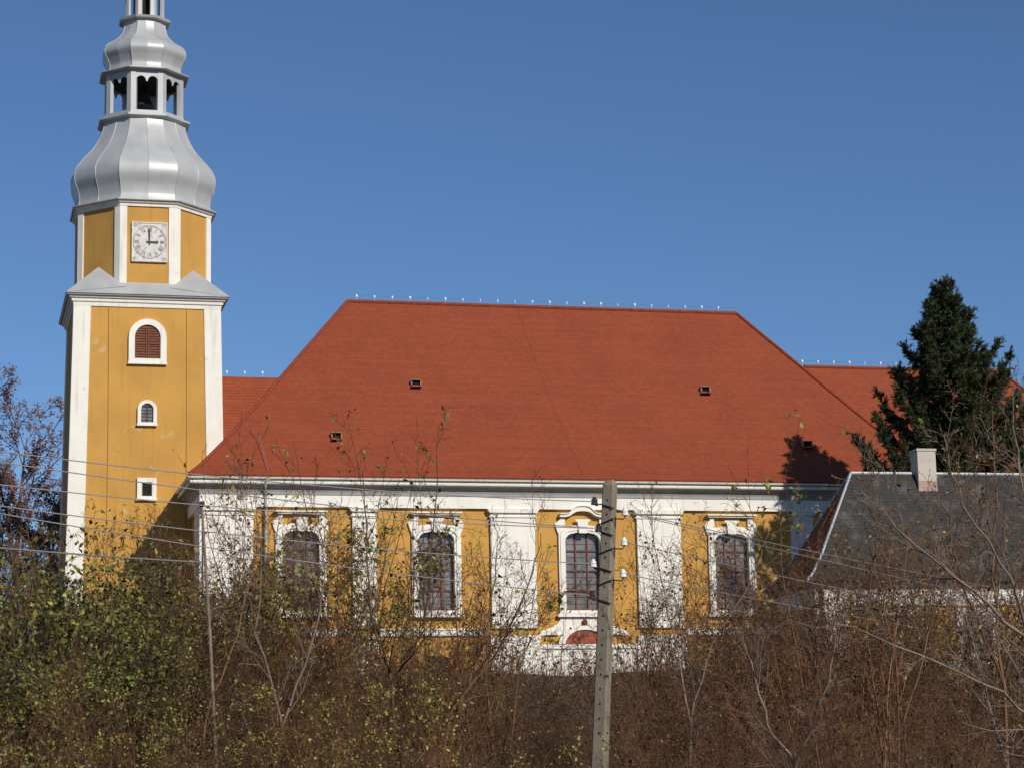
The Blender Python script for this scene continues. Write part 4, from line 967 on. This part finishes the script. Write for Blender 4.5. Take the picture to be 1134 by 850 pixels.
# ---- far bare tree behind the tower
FAR = [(20, 0.56, 0.22, 0.75, 0.08, 0.06, 7), (10, 0.42, 0.12, 0.7, 0.12, 0.04, 5), (8, 0.42, 0.12, 0.7, 0.15, 0.02, 3), (5, 0.5, 0.1, 0.7, 0.15, 0.0, 2)]
def far_tree(px_, py_, Y, seed, label):
    x, y, h = top_at(px_, py_, Y); g2 = Grow(seed); g2.rmin = 0.014; z = gz(x, y)
    r = empty('bare_tree', (x, y, z)); tag(r, label, 'tree')
    P, D, R = g2.limb((0, 0, -0.3), (0, 0, 1), h*0.90, 0.30, 0.03, 14, 0.03, 0.03, 8)
    V, Fq = tube_arrays(g2.polys); o = bpy.data.objects.new('trunk', mesh_np('trunk', V, Fq, M['farbark'])); COL.objects.link(o); o.parent = r
    g2.polys = []; g2.rec(P, D, R, h*0.8, 0, FAR)
    V, Fq = tube_arrays(g2.polys); o = bpy.data.objects.new('crown', mesh_np('crown', V, Fq, M['farbark'])); COL.objects.link(o); o.parent = r
    t = np.array(g2.tips); pos = t[g2.rng.integers(0, len(t), 9000)]+g2.rng.normal(size=(9000, 3))*0.12
    V, T = leaf_arrays(pos, 0.14, g2.rng); o = bpy.data.objects.new('leaves', mesh_np('leaves', V, T, M['leaf_red'])); COL.objects.link(o); o.parent = r
far_tree(18, 443, 125, 74, 'tall bare tree with a purple brown haze of twigs behind the tower')
far_tree(-60, 490, 135, 72, 'bare tree cut by the left edge behind the tower')
far_tree(62, 560, 118, 73, 'small bare tree low against the sky beside the left side of the tower')

# ---- spruce behind the house
def spruce(px_, py_, Y, seed, label):
    x, y, h = top_at(px_, py_, Y); rng = np.random.default_rng(seed); z = gz(x, y)
    r = empty('spruce_tree', (x, y, z)); tag(r, label, 'tree')
    gph = Grow(seed); P, D, R = gph.limb((0, 0, -0.3), (0, 0, 1), h-0.25, 0.28, 0.015, 12, 0.004, 0.02, 8)
    V, Fq = tube_arrays(gph.polys); o = bpy.data.objects.new('trunk', mesh_np('trunk', V, Fq, M['bark'])); COL.objects.link(o); o.parent = r
    gph.polys = []; pos = []; dirs = []; siz = []
    nb = 290
    for i in range(nb):
        t = ((i+rng.uniform())/nb)**0.95; zc = h*(0.06+0.90*t); dp = h*(1-0.06-0.90*t)
        rad = min(0.06+0.47*dp**0.97, 3.8)*rng.choice([0.6, 0.75, 0.9, 1.0, 1.0, 1.2])*rng.uniform(0.9, 1.08)
        a = i*2.399+rng.uniform(-0.5, 0.5); d = np.array([cos(a), sin(a), 0.05+0.35*t**2+(0.5 if dp < 1.6 else 0)])
        # long limbs sag, then sweep up at the tip
        n = 8; Pp = [np.array([0, 0, zc])]; dd = d/np.linalg.norm(d)
        for k in range(n):
            dd = dd+np.array([0, 0, (-0.05 if k < 4 else (0.62-0.30*t))])+rng.normal(size=3)*0.04; dd /= np.linalg.norm(dd); Pp.append(Pp[-1]+dd*rad*1.12/n)
        Pp = np.array(Pp); gph.polys.append((Pp, np.linspace(0.035, 0.008, n+1), 3))
        ns = int(6+22*rad)
        for q_ in range(ns):
            tq = rng.uniform(0.10, 1.0)**0.75; xq = tq*n; k = min(int(xq), n-1); p0 = Pp[k]+(Pp[k+1]-Pp[k])*(xq-k)
            tg = Pp[k+1]-Pp[k]; tg /= np.linalg.norm(tg)
            bd = tg*0.8+rng.normal(size=3)*0.55+np.array([0, 0, -0.10 if tq < 0.75 else 0.25]); bd /= np.linalg.norm(bd)
            L = rng.uniform(0.22, 0.62)*(1.15-0.45*tq)*min(1, 0.45+rad*0.5); m = int(16+46*L)
            f = rng.uniform(0, 1, m)[:, None]
            pos.append(p0+bd*L*f+np.array([0, 0, -0.12])*L*f*f+rng.normal(size=(m, 3))*0.028)
            dirs.append(bd*0.9+rng.normal(size=(m, 3))*0.5); siz.append(rng.uniform(0.08, 0.19, m))
    pos = np.concatenate(pos); dirs = np.concatenate(dirs); dirs /= np.linalg.norm(dirs, axis=1)[:, None]; s = np.concatenate(siz)[:, None]
    n = len(pos); rr_ = rng.normal(size=(n, 3)); wv = np.cross(dirs, rr_); wv /= np.linalg.norm(wv, axis=1)[:, None]
    V = np.stack([pos-wv*s*0.14, pos+wv*s*0.14, pos+dirs*s], 1).reshape(-1, 3); T = np.arange(n*3).reshape(-1, 3)
    o = bpy.data.objects.new('foliage', mesh_np('foliage', V, T, M['leaf_spruce'])); COL.objects.link(o); o.parent = r
    V, Fq = tube_arrays(gph.polys); o = bpy.data.objects.new('limbs', mesh_np('limbs', V, Fq, M['bark'])); COL.objects.link(o); o.parent = r
spruce(1042, 303, 96, 81, 'tall dark green spruce with upswept tips behind the house roof')

# ---- undergrowth nobody could count
def weeds(name, n, sampler, h0, h1, seed, leaves=0):
    rng = np.random.default_rng(seed); polys = []; tips = []
    for i in range(n):
        x, y = sampler(rng); z = gz(x, y); h = rng.uniform(h0, h1)*rng.uniform(0.6, 1); d = np.array([rng.normal()*0.2, rng.normal()*0.2, 1.0])
        P = [np.array([x, y, z-0.05])]
        for k in range(3): d = d+rng.normal(size=3)*0.12; P.append(P[-1]+d/np.linalg.norm(d)*h/3)
        polys.append((np.array(P), np.array([0.007, 0.006, 0.005, 0.003]), 3)); tips.append(P[-1])
        for q in range(3):
            f = rng.uniform(0.4, 0.95)*3; k = min(int(f), 2); p = P[k]+(P[k+1]-P[k])*(f-k); e = np.array([rng.normal(), rng.normal(), 0.8]); e /= np.linalg.norm(e)
            polys.append((np.array([p, p+e*h*0.12, p+e*h*0.2+np.array([0, 0, h*0.05])]), np.array([0.005, 0.004, 0.003]), 3)); tips.append(p+e*h*0.2)
    V, Fq = tube_arrays(polys)
    o = bpy.data.objects.new(name, mesh_np(name, V, Fq, M['weed'])); COL.objects.link(o); return o, np.array(tips), rng
o, tips, rng = weeds('dry_weeds', 14000, lambda r: ((lambda y: (r.uniform(-0.24, 0.24)*y, y))(r.uniform(50, 88))), 0.45, 1.1, 91)
tag(o, 'dry brown weeds covering the bank below the church', 'weeds', kind='stuff')
o, tips, rng = weeds('undergrowth', 5500, lambda r: ((lambda y: (r.uniform(-0.26, 0.26)*y, y))(r.uniform(31, 50))), 0.9, 2.4, 92)
tag(o, 'tangle of brown stems and weeds between the shrubs at the bottom of the view', 'undergrowth', kind='stuff')
pos = tips[rng.integers(0, len(tips), 4500)]+rng.normal(size=(4500, 3))*0.08; V, T = leaf_arrays(pos, 0.065, rng)
o = bpy.data.objects.new('ground_leaves', mesh_np('ground_leaves', V, T, M['leaf_brown'])); COL.objects.link(o); tag(o, 'brown and olive leaves caught in the tangle of stems', 'leaves', kind='stuff')
